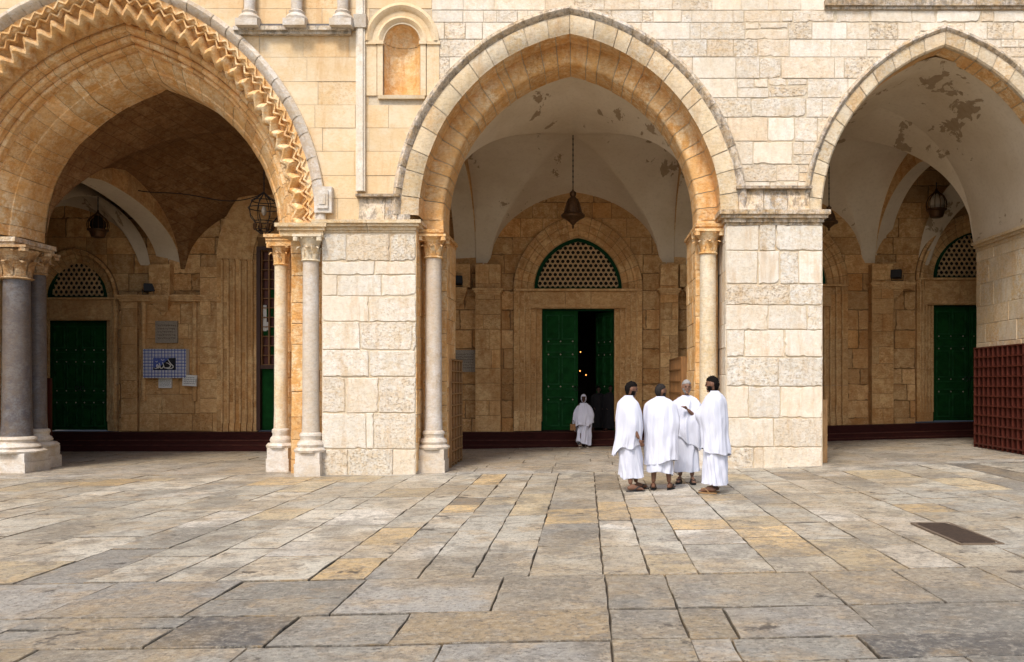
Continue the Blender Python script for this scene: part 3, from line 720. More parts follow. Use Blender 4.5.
# ------------------------------------------------------------------ vaults
YB = 7.1
def profl(u, k=1.22):
    u = abs(u)
    if u >= 1: return 0.0
    return math.sqrt(max(0, k * k - (u + k - 1) ** 2)) / math.sqrt(k * k - (k - 1) ** 2)
def vault(name, FL, FR, BR, BL, zs, rF, rC, rB, rL, rR, mat, N=56, foot=.86, footv=.98):
    mb = MB(); FL, FR, BR, BL = map(Vector, (FL, FR, BR, BL))
    def ease(u): return u
    vs = []
    for j in range(N + 1):
        v = -1 + 2 * j / N
        for i in range(N + 1):
            u = -1 + 2 * i / N
            p = (FL * (1 - (u + 1) / 2) + FR * ((u + 1) / 2)) * (1 - (v + 1) / 2) + (BL * (1 - (u + 1) / 2) + BR * ((u + 1) / 2)) * ((v + 1) / 2)
            ra = rC + ((rF - rC) if v < 0 else (rB - rC)) * v * v
            rb = rC + ((rL - rC) if u < 0 else (rR - rC)) * u * u
            fu = 1 if v < 0 else 1 - (1 - foot) * v; fv = foot if v > 0 else 1
            z = zs + max(ra * profl(u / fu), rb * profl(v / (footv if v > 0 else 1.0)))
            vs.append((p.x, p.y, z))
    fs = []
    for j in range(N):
        for i in range(N):
            q = j * (N + 1) + i; a_, b_, c_, d_ = q, q + 1, q + N + 2, q + N + 1
            if (i < N / 2) == (j < N / 2): fs += [(a_, c_, b_), (a_, d_, c_)]
            else: fs += [(a_, d_, b_), (b_, d_, c_)]
    mb.add(vs, fs, (1, 1, 1, .5), 0, True)
    return mb.build(name, mat, B, sharp=28)
vault('vault', (-2.86, 1.15), (2.26, 1.15), (2.32, YB), (-2.90, YB), ZC, 3.04, 2.62, 1.92, 2.62, 2.62, 'plaster')
vault('vault', (4.2, 2.9), (8.86, 3.88), (7.62, YB), (3.15, YB), 4.76, 3.03, 2.85, 1.9, 2.4, 2.85, 'plaster')
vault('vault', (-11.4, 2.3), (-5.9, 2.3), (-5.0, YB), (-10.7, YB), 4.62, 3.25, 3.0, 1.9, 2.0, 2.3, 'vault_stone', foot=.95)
vault('vault', (10.9, 3.9), (15, 3.9), (14, YB), (8.75, YB), 4.76, 2.6, 2.6, 2.3, 2.4, 2.4, 'plaster')
vault('vault', (-17, 2.8), (-11.9, 2.8), (-11.5, YB), (-16, YB), 4.72, 2.6, 2.6, 1.6, 1.4, 1.4, 'plaster')
# barrel behind the right arch
mb = MB(); N = 48; vs = []; fs = []
for j in range(11):
    for i in range(N + 1):
        u = -1 + 2 * i / N; t = j / 10
        xf, yf = RC + 2.26 * u, .45; xb = 4.2 + (8.86 - 4.2) * (u + 1) / 2; yb = 2.9 + .98 * (u + 1) / 2
        vs.append((xf + (xb - xf) * t, yf + (yb - yf) * t, 4.76 + (3.09 + (3.03 - 3.09) * t) * profl(u)))
for j in range(10):
    for i in range(N): q = j * (N + 1) + i; fs.append((q, q + 1, q + N + 2, q + N + 1))
mb.add(vs, fs, smooth=True); mb.build('barrel_vault', 'plaster', B)

# transverse arches with spandrels
def transverse(p0, p1, zs, rise, th, face, thick, mat_soffit='plaster', ring=.42, kk=1.25, ymin=None):
    """p0 back foot, p1 front foot; 'face' +1: body lies to the +X side of the line, -1: to the -X side."""
    p0, p1 = Vector(p0), Vector(p1); ax = (p0 - p1); half = ax.length / 2; ax.normalize(); mid = (p0 + p1) / 2
    ay = Vector((1, 0)) if abs(ax.x) < 1e-6 else Vector((ax.y, -ax.x)); ay.normalize()
    if ay.x * face < 0: ay = -ay
    fr = Frame(mid.x, mid.y, zs, (ax.x, ax.y), (ay.x, ay.y)); N = 40
    def H(h): return rise * profl(h / half, kk)
    # soffit
    mb = MB(); vs = []
    ts = [math.cos(math.pi * i / N) * -1 for i in range(N + 1)]
    ok = lambda t: ymin is None or fr(t * half, 0, 0).y > ymin
    tk = [t for t in ts if ok(t)]
    for t in tk: vs += [fr(t * half, .0, H(t * half)), fr(t * half, thick, H(t * half))]
    mb.add(vs, [(2 * i, 2 * i + 2, 2 * i + 3, 2 * i + 1) for i in range(len(tk) - 1)], smooth=True)
    core = mb.build('transverse_arch', mat_soffit, B)
    # voussoir ring on the face
    mb = MB(); nV = 17; r_ = random.Random(int(p0.x * 10) + 50)
    for i in range(nV):
        t0, t1 = -1 + 2 * i / nV, -1 + 2 * (i + 1) / nV
        a0, a1 = math.sin(t0 * math.pi / 2) * half, math.sin(t1 * math.pi / 2) * half
        if not ok(a0 / half) or not ok(a1 / half): continue
        vs = []; K = 3
        for k in range(K + 1):
            h = a0 + (a1 - a0) * (k / K) * .985; e = .01
            s_ = (H(h + e) - H(h - e)) / (2 * e); s_ = max(-6, min(6, s_)); nn = Vector((-s_, 1)).normalized()
            vs += [fr(h, -.02, H(h)), fr(h + nn.x * ring, -.02, H(h) + nn.y * ring), fr(h, .0, H(h)), fr(h + nn.x * ring, .0, H(h) + nn.y * ring)]
        fs = []
        for k in range(K): q = 4 * k; fs += [(q, q + 1, q + 5, q + 4), (q, q + 4, q + 6, q + 2)]
        fs += [(0, 1, 3, 2), (12, 13, 15, 14)]
        mb.add(vs, fs, block_tint(r_, .12, .1, .4))
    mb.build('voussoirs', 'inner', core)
    mb = MB()
    for dd in (0.0, thick):
        for i in range(N):
            h0, h1 = ts[i] * half, ts[i + 1] * half
            if not ok(ts[i]): continue
            mb.add([fr(h0, dd, H(h0)), fr(h1, dd, H(h1)), fr(h1, dd, 8.9 - zs), fr(h0, dd, 8.9 - zs)], [(0, 1, 2, 3)])
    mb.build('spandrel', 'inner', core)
transverse((-2.91, YB), (-2.87, 2.0), ZC, 2.15, 0, -1, .55)
transverse((2.33, YB), (2.27, 2.1), ZC, 2.15, 0, 1, .6)
transverse((7.64, YB), (8.87, 3.9), 4.76, 2.35, 0, 1, .42, ring=.36)
transverse((-10.72, YB), (-11.3, .6), 4.72, 1.55, 0, -1, .62, ring=.40, ymin=2.42)
transverse((-5.0, YB), (-5.7, 2.7), 4.72, 2.2, 0, 1, .6, mat_soffit='inner')

# roof mass above
mb = MB(); mb.box(-20, 20, .02, 16.5, 8.9, 9.3); mb.box(-20, -19.7, .02, 16.5, -.3, 8.9); mb.box(19.7, 20, 3.95, 16.5, -.3, 8.9); mb.box(-20, 20, 1.5, 16.5, 12.5, 13)
mb.build('roof', 'pale', B)

# ------------------------------------------------------------------ back wall, portals, doors
def gz(x): return .38 + (g(x) * .95 if x > 0 else 0)
portals = [(-13.49, .78, 3.31, 3.90, .78, 1.19, 1.15), (-.21, .98, 3.62, 4.13, 1.15, 1.35, 1.69), (5.2, .98, 3.68, 4.25, 1.15, 1.3, 1.69), (10.2, .98, 3.72, 4.42, .97, 1.25, 1.5)]
# (cx, door half, door top, lunette base, lunette half, lunette rise, outer half)
bh = []
for cx, dh, dt, lb, lh, lr, oh in portals:
    rise = oh * 1.17; Rr = (oh * oh + rise * rise) / (2 * oh); bh.append((cx, oh, Rr, lb - .05))
mb = MB(); r3 = random.Random(21); rects = []
for q in courses(-20, 20, .3, 8.9, (.40, .56), (.5, 1.05), r3):
    segs = [(q[0], q[1])]
    for (cx, oh, Rr, zs), (_, _, dt, lb, *_r) in zip(bh, portals):
        if q[2] < lb - .05:
            ns = []
            for a_, b_ in segs:
                if b_ <= cx - oh or a_ >= cx + oh: ns.append((a_, b_))
                else:
                    if a_ < cx - oh: ns.append((a_, cx - oh))
                    if b_ > cx + oh: ns.append((cx + oh, b_))
            segs = ns
    # tall screened door
    if q[2] < 5.24:
        ns = []
        for a_, b_ in segs:
            if b_ <= -8.66 or a_ >= -6.7: ns.append((a_, b_))
            else:
                if a_ < -8.66: ns.append((a_, -8.66))
                if b_ > -6.7: ns.append((-6.7, b_))
        segs = ns
    for a_, b_ in segs:
        if b_ - a_ > .03: rects.append((a_, b_, q[2], q[3]))
blocks(mb, front_map(YB), rects, r3, bh, proud=.013, gap=.006, chamf=.009, var=.22, warmv=.14, rock=.6, jit=.009)
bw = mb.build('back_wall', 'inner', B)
mb = MB()
def bz(x0, x1, z0, z1): mb.add([(x0, YB, z0), (x1, YB, z0), (x1, YB, z1), (x0, YB, z1)], [(0, 1, 2, 3)])
edges = [-20] + [e for cx, oh, *_ in bh for e in (cx - oh, cx + oh)] + [20]
# solid strips between openings
opn = [(cx - oh, cx + oh) for cx, oh, *_ in bh] + [(-8.66, -6.7)]
opn.sort(); x = -20
for a_, b_ in opn: bz(x, a_, -.1, 8.9); x = b_
bz(x, 20, -.1, 8.9); bz(-8.66, -6.7, 5.24, 8.9)
mbm = MB()
for (cx, oh, Rr, zs) in bh: backing(mb, front_map(YB), cx - oh, cx + oh, zs, 8.9, [(cx, oh, Rr, zs)], n=30)
mb.build('wall_core', 'mortar_dark', bw)

def hbars(mb, cx, a, rise, zb, Y, w=.024, sp=.135):
    """star lattice clipped inside a pointed arch"""
    Rr = (a * a + rise * rise) / (2 * a); Rr = max(Rr, a)
    def ins(x, z): return z >= 0 and abs(x) < a and z <= a_h(x, a, Rr) * 1.0
    def bar(x0, z0, x1, z1, w):
        d = Vector((x1 - x0, z1 - z0)); L = d.length
        if L < .015: return
        d.normalize(); n = Vector((-d.y, d.x)) * w / 2
        q = [(x0 + n.x, z0 + n.y), (x1 + n.x, z1 + n.y), (x1 - n.x, z1 - n.y), (x0 - n.x, z0 - n.y)]
        vs = [(cx + p[0], Y, zb + p[1]) for p in q] + [(cx + p[0], Y - .035, zb + p[1]) for p in q]
        mb.add(vs, [(4, 5, 6, 7), (0, 1, 5, 4), (1, 2, 6, 5), (2, 3, 7, 6), (3, 0, 4, 7)])
    def run(x0, z0, x1, z1, w):
        n = max(2, int(math.hypot(x1 - x0, z1 - z0) / .012)); st_ = None; last = None
        for i in range(n + 1):
            t = i / n; p = (x0 + (x1 - x0) * t, z0 + (z1 - z0) * t)
            if ins(*p):
                if st_ is None: st_ = p
                last = p
            elif st_ is not None: bar(*st_, *last, w); st_ = None
        if st_ is not None: bar(*st_, *last, w)
    for ang in (0, 60, 120):
        d = Vector((math.cos(R(ang)), math.sin(R(ang)))); n = Vector((-d.y, d.x))
        for k in range(-20, 21):
            o = n * (k * sp * .866 / 1.0 + sp * .433); run(o.x - d.x * 3, o.y - d.y * 3, o.x + d.x * 3, o.y + d.y * 3, w)
def leaf(parent, x0, x1, z0, z1, Y, nm='door_leaf', hinge=None, ang=0, handle_x=None, knocker=False):
    """a panelled, studded door leaf built at its place; swung inwards about 'hinge'"""
    mb = MB(); w = x1 - x0; T = .07
    mb.box(x0, x1, Y, Y + T, z0, z1)
    rows = [(.03, .24), (.27, .35), (.38, .62), (.65, .73), (.76, .97)]
    for a_, b_ in rows:
        cols = [(.07, .47), (.53, .93)] if b_ - a_ > .15 else [(.07, .93)]
        for c0, c1 in cols:
            X0, X1 = x0 + w * c0, x0 + w * c1; Z0, Z1 = z0 + (z1 - z0) * a_, z0 + (z1 - z0) * b_; e = .035
            mb.box(X0, X1, Y - .03, Y, Z0, Z0 + e, mi=1); mb.box(X0, X1, Y - .03, Y, Z1 - e, Z1, mi=1)
            mb.box(X0, X0 + e, Y - .03, Y, Z0 + e, Z1 - e, mi=1); mb.box(X1 - e, X1, Y - .03, Y, Z0 + e, Z1 - e, mi=1)
            if X1 - X0 > .2 and Z1 - Z0 > .3: mb.box(X0 + .07, X1 - .07, Y - .024, Y, Z0 + .07, Z1 - .07)
    studs = []
    for f_ in (.255, .365, .635, .745):
        for q in (.15, .5, .85): studs.append((x0 + w * q, z0 + (z1 - z0) * f_))
    mb.box(x0, x0 + .035, Y - .02, Y, z0, z1)
    if ang:
        hv = Vector((hinge, Y, 0)); rot = Matrix.Rotation(ang, 3, 'Z')
        mb.v = [tuple(rot @ (Vector(v) - hv) + hv) for v in mb.v]
    o = mb.build(nm, ['green', 'green_lit'], parent)
    for sx_, sz_ in studs:
        ms = MB(); ms.lathe([(.016, -.008), (.02, 0), (.010, .012)], (0, 0, 0), 8); ms.v = [(sx_ + v[0], Y - .005 - v[2], sz_ + v[1]) for v in ms.v]
        if ang: ms.v = [tuple(rot @ (Vector(v) - hv) + hv) for v in ms.v]
        ms.build('stud', 'stud_metal', o)
    mh = MB()
    if handle_x is not None:
        mh.lathe([(.035, 0), (.045, .01), (.02, .02)], (0, 0, 0), 12)
        mh.tube([(.05 * math.cos(t * .5), -.05 * math.sin(t * .5) * .3, -.05 + .06 * math.sin(t * .5)) for t in range(13)], .009, 6)
        pts = [Vector((handle_x, Y - .03, z0 + 1.15)) + Vector(v) for v in mh.v]
        if ang: pts = [rot @ (p - hv) + hv for p in pts]
        mh.v = [tuple(p) for p in pts]
        mh.build('handle', 'black_metal', o)
    return o
def portal(cx, dh, dt, lb, lh, lr, oh, zb, closed=True, seed=1):
    rise = oh * 1.17; Rr = (oh * oh + rise * rise) / (2 * oh); fr = Frame(cx, YB, lb - .05)
    e = oh - lh
    arch_part('portal_arch', 'inner', fr, (oh, Rr), [(-.01, .02), (-.01, -.10), (.05, -.13), (.10, -.09), (.12, -.05), (e * .34, -.06), (e * .38, .0), (e * .62, .02), (e * .66, .07), (e * .92, .09), (e * .95, .16)], 9, backmat='mortar_dark', gap=.005)
    # fill between the ring and lunette frame
    m_ = MB(); lR = max((lh * lh + lr * lr) / (2 * lh), lh); n = 40
    for i in range(n):
        t0, t1 = math.pi * i / n, math.pi * (i + 1) / n
        def ou(t):
            x = -math.cos(t) * (oh - e * .93); return (x, a_h(x, oh - e * .93, Rr - e * .93))
        def inn(t):
            x = -math.cos(t) * lh; return (x, a_h(x, lh, lR) + .05)
        o0, o1, i0, i1 = ou(t0), ou(t1), inn(t0), inn(t1)
        m_.add([(cx + q[0], YB + .13, lb - .05 + q[1]) for q in (o0, o1, i1, i0)], [(0, 1, 2, 3)])
        m_.add([(cx + i0[0], YB + .13, lb - .05 + i0[1]), (cx + i1[0], YB + .13, lb - .05 + i1[1]), (cx + i1[0], YB + .3, lb - .05 + i1[1]), (cx + i0[0], YB + .3, lb - .05 + i0[1])], [(0, 1, 2, 3)])
    m_.build('tympanum_infill', 'inner', B)
    # stepped jamb mouldings
    st_ = (oh - dh) / 5
    for sg in (-1, 1):
        m_ = MB()
        for k, (dep) in enumerate((-.10, -.04, .02, .08, .14)):
            a_, b_ = cx + sg * (oh - st_ * k), cx + sg * (oh - st_ * (k + 1)); x0, x1 = min(a_, b_), max(a_, b_)
            z = zb; r_ = random.Random(seed * 7 + (k // 5))
            while z < lb - .06:
                h = r_.uniform(.5, .8); zt = min(z + h, lb - .055)
                m_.box(x0 + .001, x1 - .001, YB + dep, YB + .32, z + .002, zt - .003, tint=block_tint(random.Random(int(z * 50) + seed), .12, .08, .3)); z = zt
            m_.tube([(x0 if sg > 0 else x1, YB + dep + .01, zb + .25), (x0 if sg > 0 else x1, YB + dep + .01, lb - .06)], .022, 8)
        m_.build('door_jamb', 'inner', B)
    # lintel
    m_ = MB()
    for k, (x0, x1) in enumerate(((cx - dh - .28, cx - .34), (cx - .335, cx + .34), (cx + .345, cx + dh + .28))):
        m_.box(x0 + .003, x1 - .002, YB - .02, YB + .33, dt, lb - .06, tint=block_tint(r3, .08, .08, .2))
    m_.box(cx - oh + .02, cx + oh - .02, YB - .12, YB + .33, lb - .055, lb + .0); m_.box(cx - dh - .3, cx + dh + .3, YB - .05, YB + .1, dt + .04, dt + .10)
    m_.build('lintel', 'inner', B)
    # lunette window
    m_ = MB(); Ro = lR
    sweep(m_, Frame(cx, YB + .10, lb + .0), lh + .01, Ro + .01, [(0, .12), (0, .0), (.085, .0), (.085, .12)], n=30, tint=(1, 1, 1, .2))
    m_.box(cx - lh, cx + lh, YB + .09, YB + .2, lb + .002, lb + .055)
    lw = m_.build('lunette_window', 'green_frame', B)
    m_ = MB(); hbars(m_, cx, lh - .07, lr - .08, lb + .055, YB + .2); m_.build('star_lattice', 'lattice', lw)
    m_ = MB(); nn = 30; aa = lh - .03
    vs = [(cx, YB + .215, lb + .03)] + [(cx - math.cos(math.pi * i / nn) * aa, YB + .215, lb + .03 + a_h(math.cos(math.pi * i / nn) * aa, aa, lR - .03)) for i in range(nn + 1)]
    m_.add(vs, [(0, i + 1, i + 2) for i in range(nn)]); m_.build('pane', 'black', lw)
    # door
    m_ = MB(); m_.box(cx - dh, cx - dh + .05, YB + .2, YB + .34, zb, dt); m_.box(cx + dh - .05, cx + dh, YB + .2, YB + .34, zb, dt); m_.box(cx - dh, cx + dh, YB + .2, YB + .34, dt - .05, dt)
    dr = m_.build('door', 'green_frame', B)
    leaf(dr, cx - dh + .05, cx - .006, zb + .02, dt - .052, YB + .24, handle_x=cx - .07)
    if closed: leaf(dr, cx + .006, cx + dh - .05, zb + .02, dt - .052, YB + .24, handle_x=cx + .07)
    else: leaf(dr, cx + .006, cx + dh - .05, zb + .02, dt - .052, YB + .24, hinge=cx + dh - .05, ang=R(-62), handle_x=cx + .07)
for i, p in enumerate(portals): portal(*p, zb=gz(p[0]), closed=(i != 1), seed=i + 2)

# nave beyond the open door: a real dark room
mb = MB(); mb.box(-4.5, 5, YB + .33, 16.2, .30, .38)
for x_ in (-4.5, 5): mb.add([(x_, YB + .34, .3), (x_, 16.2, .3), (x_, 16.2, 6), (x_, YB + .34, 6)], [(0, 1, 2, 3)])
mb.add([(-4.5, 16.2, .3), (5, 16.2, .3), (5, 16.2, 6), (-4.5, 16.2, 6)], [(0, 1, 2, 3)])
mb.add([(-4.5, YB + .34, 6), (5, YB + .34, 6), (5, 16.2, 6), (-4.5, 16.2, 6)], [(0, 1, 2, 3)])
for a_, b_, c_, d_ in ((-4.5, -1.19, .3, 6), (.77, 5, .3, 6), (-1.19, .77, 3.62, 6)):
    mb.add([(a_, YB + .35, c_), (b_, YB + .35, c_), (b_, YB + .35, d_), (a_, YB + .35, d_)], [(0, 1, 2, 3)])
mb.build('prayer_hall_room', 'wood_dark', B)

# tall green door with wooden lattice screen above
X0, X1, ZB_, ZM, ZT = -8.62, -6.74, .40, PZ(367, YB), 5.18
mb = MB()
mb.box(X0 - .05, X0 + .05, YB - .10, YB + .3, ZB_, ZT + .06); mb.box(X1 - .05, X1 + .05, YB - .10, YB + .3, ZB_, ZT + .06); mb.box(X0 + .05, X1 - .05, YB - .10, YB + .3, ZT - .03, ZT + .06); mb.box(X0 + .05, X1 - .05, YB - .08, YB + .15, ZM - .05, ZM + .05)
dr = mb.build('door', 'wood_dark', B)
mb = MB(); mb.box(X0 + .05, X1 - .05, YB + .05, YB + .1, ZB_, ZM - .05)
for i in range(5): xx = X0 + .08 + i * .36; mb.box(xx, xx + .3, YB + .035, YB + .05, ZB_ + .1, ZM - .15)
mb.build('door_leaf', 'green', dr)
mb = MB(); n = 9; r4 = random.Random(2)
for i in range(n + 1): xx = X0 + .06 + (X1 - X0 - .12) * i / n; mb.box(xx - .018, xx + .018, YB - .03, YB + .06, ZM + .05, ZT - .03)
for j in range(13): zz = ZM + .06 + (ZT - ZM - .1) * j / 12; mb.box(X0 + .05, X1 - .05, YB - .022, YB + .05, zz - .010, zz + .010)
mb.build('lattice_screen', 'wood', dr)
mb = MB(); mb.box(X0 + .05, X1 - .05, YB + .09, YB + .12, ZM, ZT)
for i, j in ((1, 7), (1, 5), (2, 8), (1, 3), (0, 3), (2, 2), (1, 1), (0, 5)):
    w_ = (X1 - X0 - .12) / n; h_ = (ZT - ZM - .1) / 12
    mb.box(X0 + .07 + w_ * i, X0 + .03 + w_ * (i + 1), YB + .05, YB + .09, ZM + .08 + h_ * j, ZM + .04 + h_ * (j + 1), mi=1)
mb.box(X0 + .07, X0 + .17, YB + .04, YB + .06, PZ(331, YB), PZ(305, YB), mi=2); mb.box(X0 + .07, X0 + .26, YB + .03, YB + .055, PZ(330, YB), PZ(322, YB), mi=2)
mb.build('screen_backing', ['wood_red', 'green', 'paper'], dr)
# heavy vertical mouldings left of that door
mb = MB(); r5 = random.Random(4)
for k in range(7):
    xx = -9.62 + k * .14; dp = -.05 - .045 * (6 - k)
    z = .38
    while z < 4.9:
        zt = min(4.9, z + r5.uniform(.5, .8)); mb.box(xx, xx + .137, YB + dp, YB, z + .003, zt - .003, tint=block_tint(r5, .2, .1, .5)); z = zt
    mb.tube([(xx + .137, YB + dp + .01, .6), (xx + .137, YB + dp + .01, 4.85)], .03, 8)
mb.build('moulded_jamb', 'inner', B)
mb = MB(); sweep(mb, Frame(-7.68, YB, 4.9), 1.95, 2.5, [(0, .0), (0, -.30), (.14, -.26), (.28, -.21), (.42, -.16), (.56, -.12), (.7, -.08), (.85, -.05)], n=30); mb.build('moulded_arch', 'inner', B)
# wall pier with plaque, engaged shafts, string course
def pil(x0, x1, dep, z0, z1, shafts=(), seed=3):
    mb = MB(); r_ = random.Random(seed); mb.box(x0 + .01, x1 - .01, YB - dep + .01, YB, z0, z1); c_ = mb.build('wall_pilaster', 'mortar_dark', B)
    mb = MB(); blocks(mb, front_map(YB - dep + .01), courses(x0, x1, z0, z1, (.38, .52), (.35, .9), r_), r_, (), proud=.012, rock=.4, var=.15)
    blocks(mb, left_map(x0 + .01), courses(YB - dep, YB, z0, z1, (.38, .52), (.5, .9), r_), r_, (), proud=.01)
    blocks(mb, right_map(x1 - .01), courses(YB - dep, YB, z0, z1, (.38, .52), (.5, .9), r_), r_, (), proud=.01)
    mb.build('pilaster_blocks', 'inner', c_)
    for sx in shafts:
        mb = MB(); mb.tube([(sx, YB - dep - .02, z0 + .8), (sx, YB - dep - .02, z1 - .15)], .065, 12)
        mb.lathe([(.07, 0), (.13, .06), (.1, .08), (.13, .14)], (sx, YB - dep - .02, z1 - .15), 12); mb.build('engaged_shaft', 'inner', c_)
def cornice(x0, x1, dep, z1):
    mb = MB(); mb.box(x0 - .06, x1 + .06, YB - dep - .12, YB, z1 - .05, z1); mb.box(x0 - .03, x1 + .03, YB - dep - .08, YB, z1 - .11, z1 - .051); mb.box(x0, x1, YB - dep - .04, YB, z1 - .16, z1 - .111)
    mb.build('string_moulding', 'inner', B)
def corbel(cx, z1, w=.26, dep=.42):
    mb = MB(); mb.box(cx - w, cx + w, YB - dep, YB, z1 - .10, z1)
    for k in range(6):
        t = k / 6; ww = w * (1 - t * .55); dd = dep * (1 - t * .75)
        mb.box(cx - ww + .02, cx + ww - .02, YB - dd + .03, YB, z1 - .10 - .05 * (k + 1), z1 - .10 - .05 * k - .001)
    mb.lathe([(.02, -.08), (.07, -.04), (.09, .02)], (cx, YB - .12, z1 - .42), 12)
    mb.build('corbel', 'inner', B)
ZS = PZ(290, YB)
pil(-11.75, -10.1, .10, .38, 4.0, (-11.62, -10.28), 5); pil(-10.1, -9.63, .22, .38, 4.7, (), 6)
pil(-2.88, -2.22, .38, .38, 4.74, (), 7); pil(1.93, 2.40, .38, .40, 4.74, (), 8)
pil(7.45, 8.02, .32, .55, 4.76, (), 9); pil(-12.2, -11.78, .16, .38, 4.0, (), 10)
cornice(-2.88, -2.22, .38, ZS); cornice(1.93, 2.4, .38, ZS); cornice(7.45, 8.5, .32, PZ(284, YB)); cornice(-12.2, -9.63, .22, PZ(296, YB))
cornice(-3.65, -2.90, 0, ZS); cornice(2.42, 3.2, 0, ZS)
for cx, zz in ((-3.36, ZS + .03), (2.83, ZS + .04), (8.08, PZ(284, YB) + .03), (-11.1, PZ(298, YB) + .02)):
    corbel(cx, zz)
# stone blocks below the transverse arch feet
def spring_block(cx, z0, z1, w=.28, dep=.25):
    mb = MB(); r_ = random.Random(int(cx * 9) + 200); mb.box(cx - w + .01, cx + w - .01, YB - dep + .01, YB, z0, z1)
    for q in courses(cx - w, cx + w, z0, z1, (.3, .4), (.5, .6), r_): blocks(mb, front_map(YB - dep), [q], r_, ())
    mb.build('springer', 'inner', B)
spring_block(-3.3, ZS + .04, 4.76); spring_block(2.72, ZS + .05, 4.76); spring_block(8.0, PZ(284, YB) + .04, 4.80); spring_block(-11.15, PZ(298, YB) + .03, 4.75)

# steps with red carpet
st_ = thing('carpeted_steps', (0, 6.4, 0), 'two long low steps covered in dark red carpet running under the green doors', 'steps')
def stepmesh(mb, y0, y1, z0, z1, ins=.0, mi=0):
    n = 60
    for i in range(n):
        x0 = -19.5 + 39 * i / n; x1 = -19.5 + 39 * (i + 1) / n
        h0, h1 = (g(x0) if x0 > 0 else 0), (g(x1) if x1 > 0 else 0)
        vs = [(x0, y0, z0 + h0), (x1, y0, z0 + h1), (x1, y0, z1 + h1), (x0, y0, z1 + h0), (x0, y1, z1 + h0), (x1, y1, z1 + h1)]
        mb.add(vs, [(0, 1, 2, 3), (3, 2, 5, 4)], mi=mi)
mb = MB(); stepmesh(mb, 6.36, 6.72, -.15, .17); stepmesh(mb, 6.72, 7.5, .1, .36); mb.build('tread', 'carpet', st_)
mb = MB(); stepmesh(mb, 6.335, 6.40, .172, .195); stepmesh(mb, 6.695, 6.76, .362, .382); stepmesh(mb, 6.345, 6.36, .05, .07); mb.build('step_edge', 'step_edge', st_)

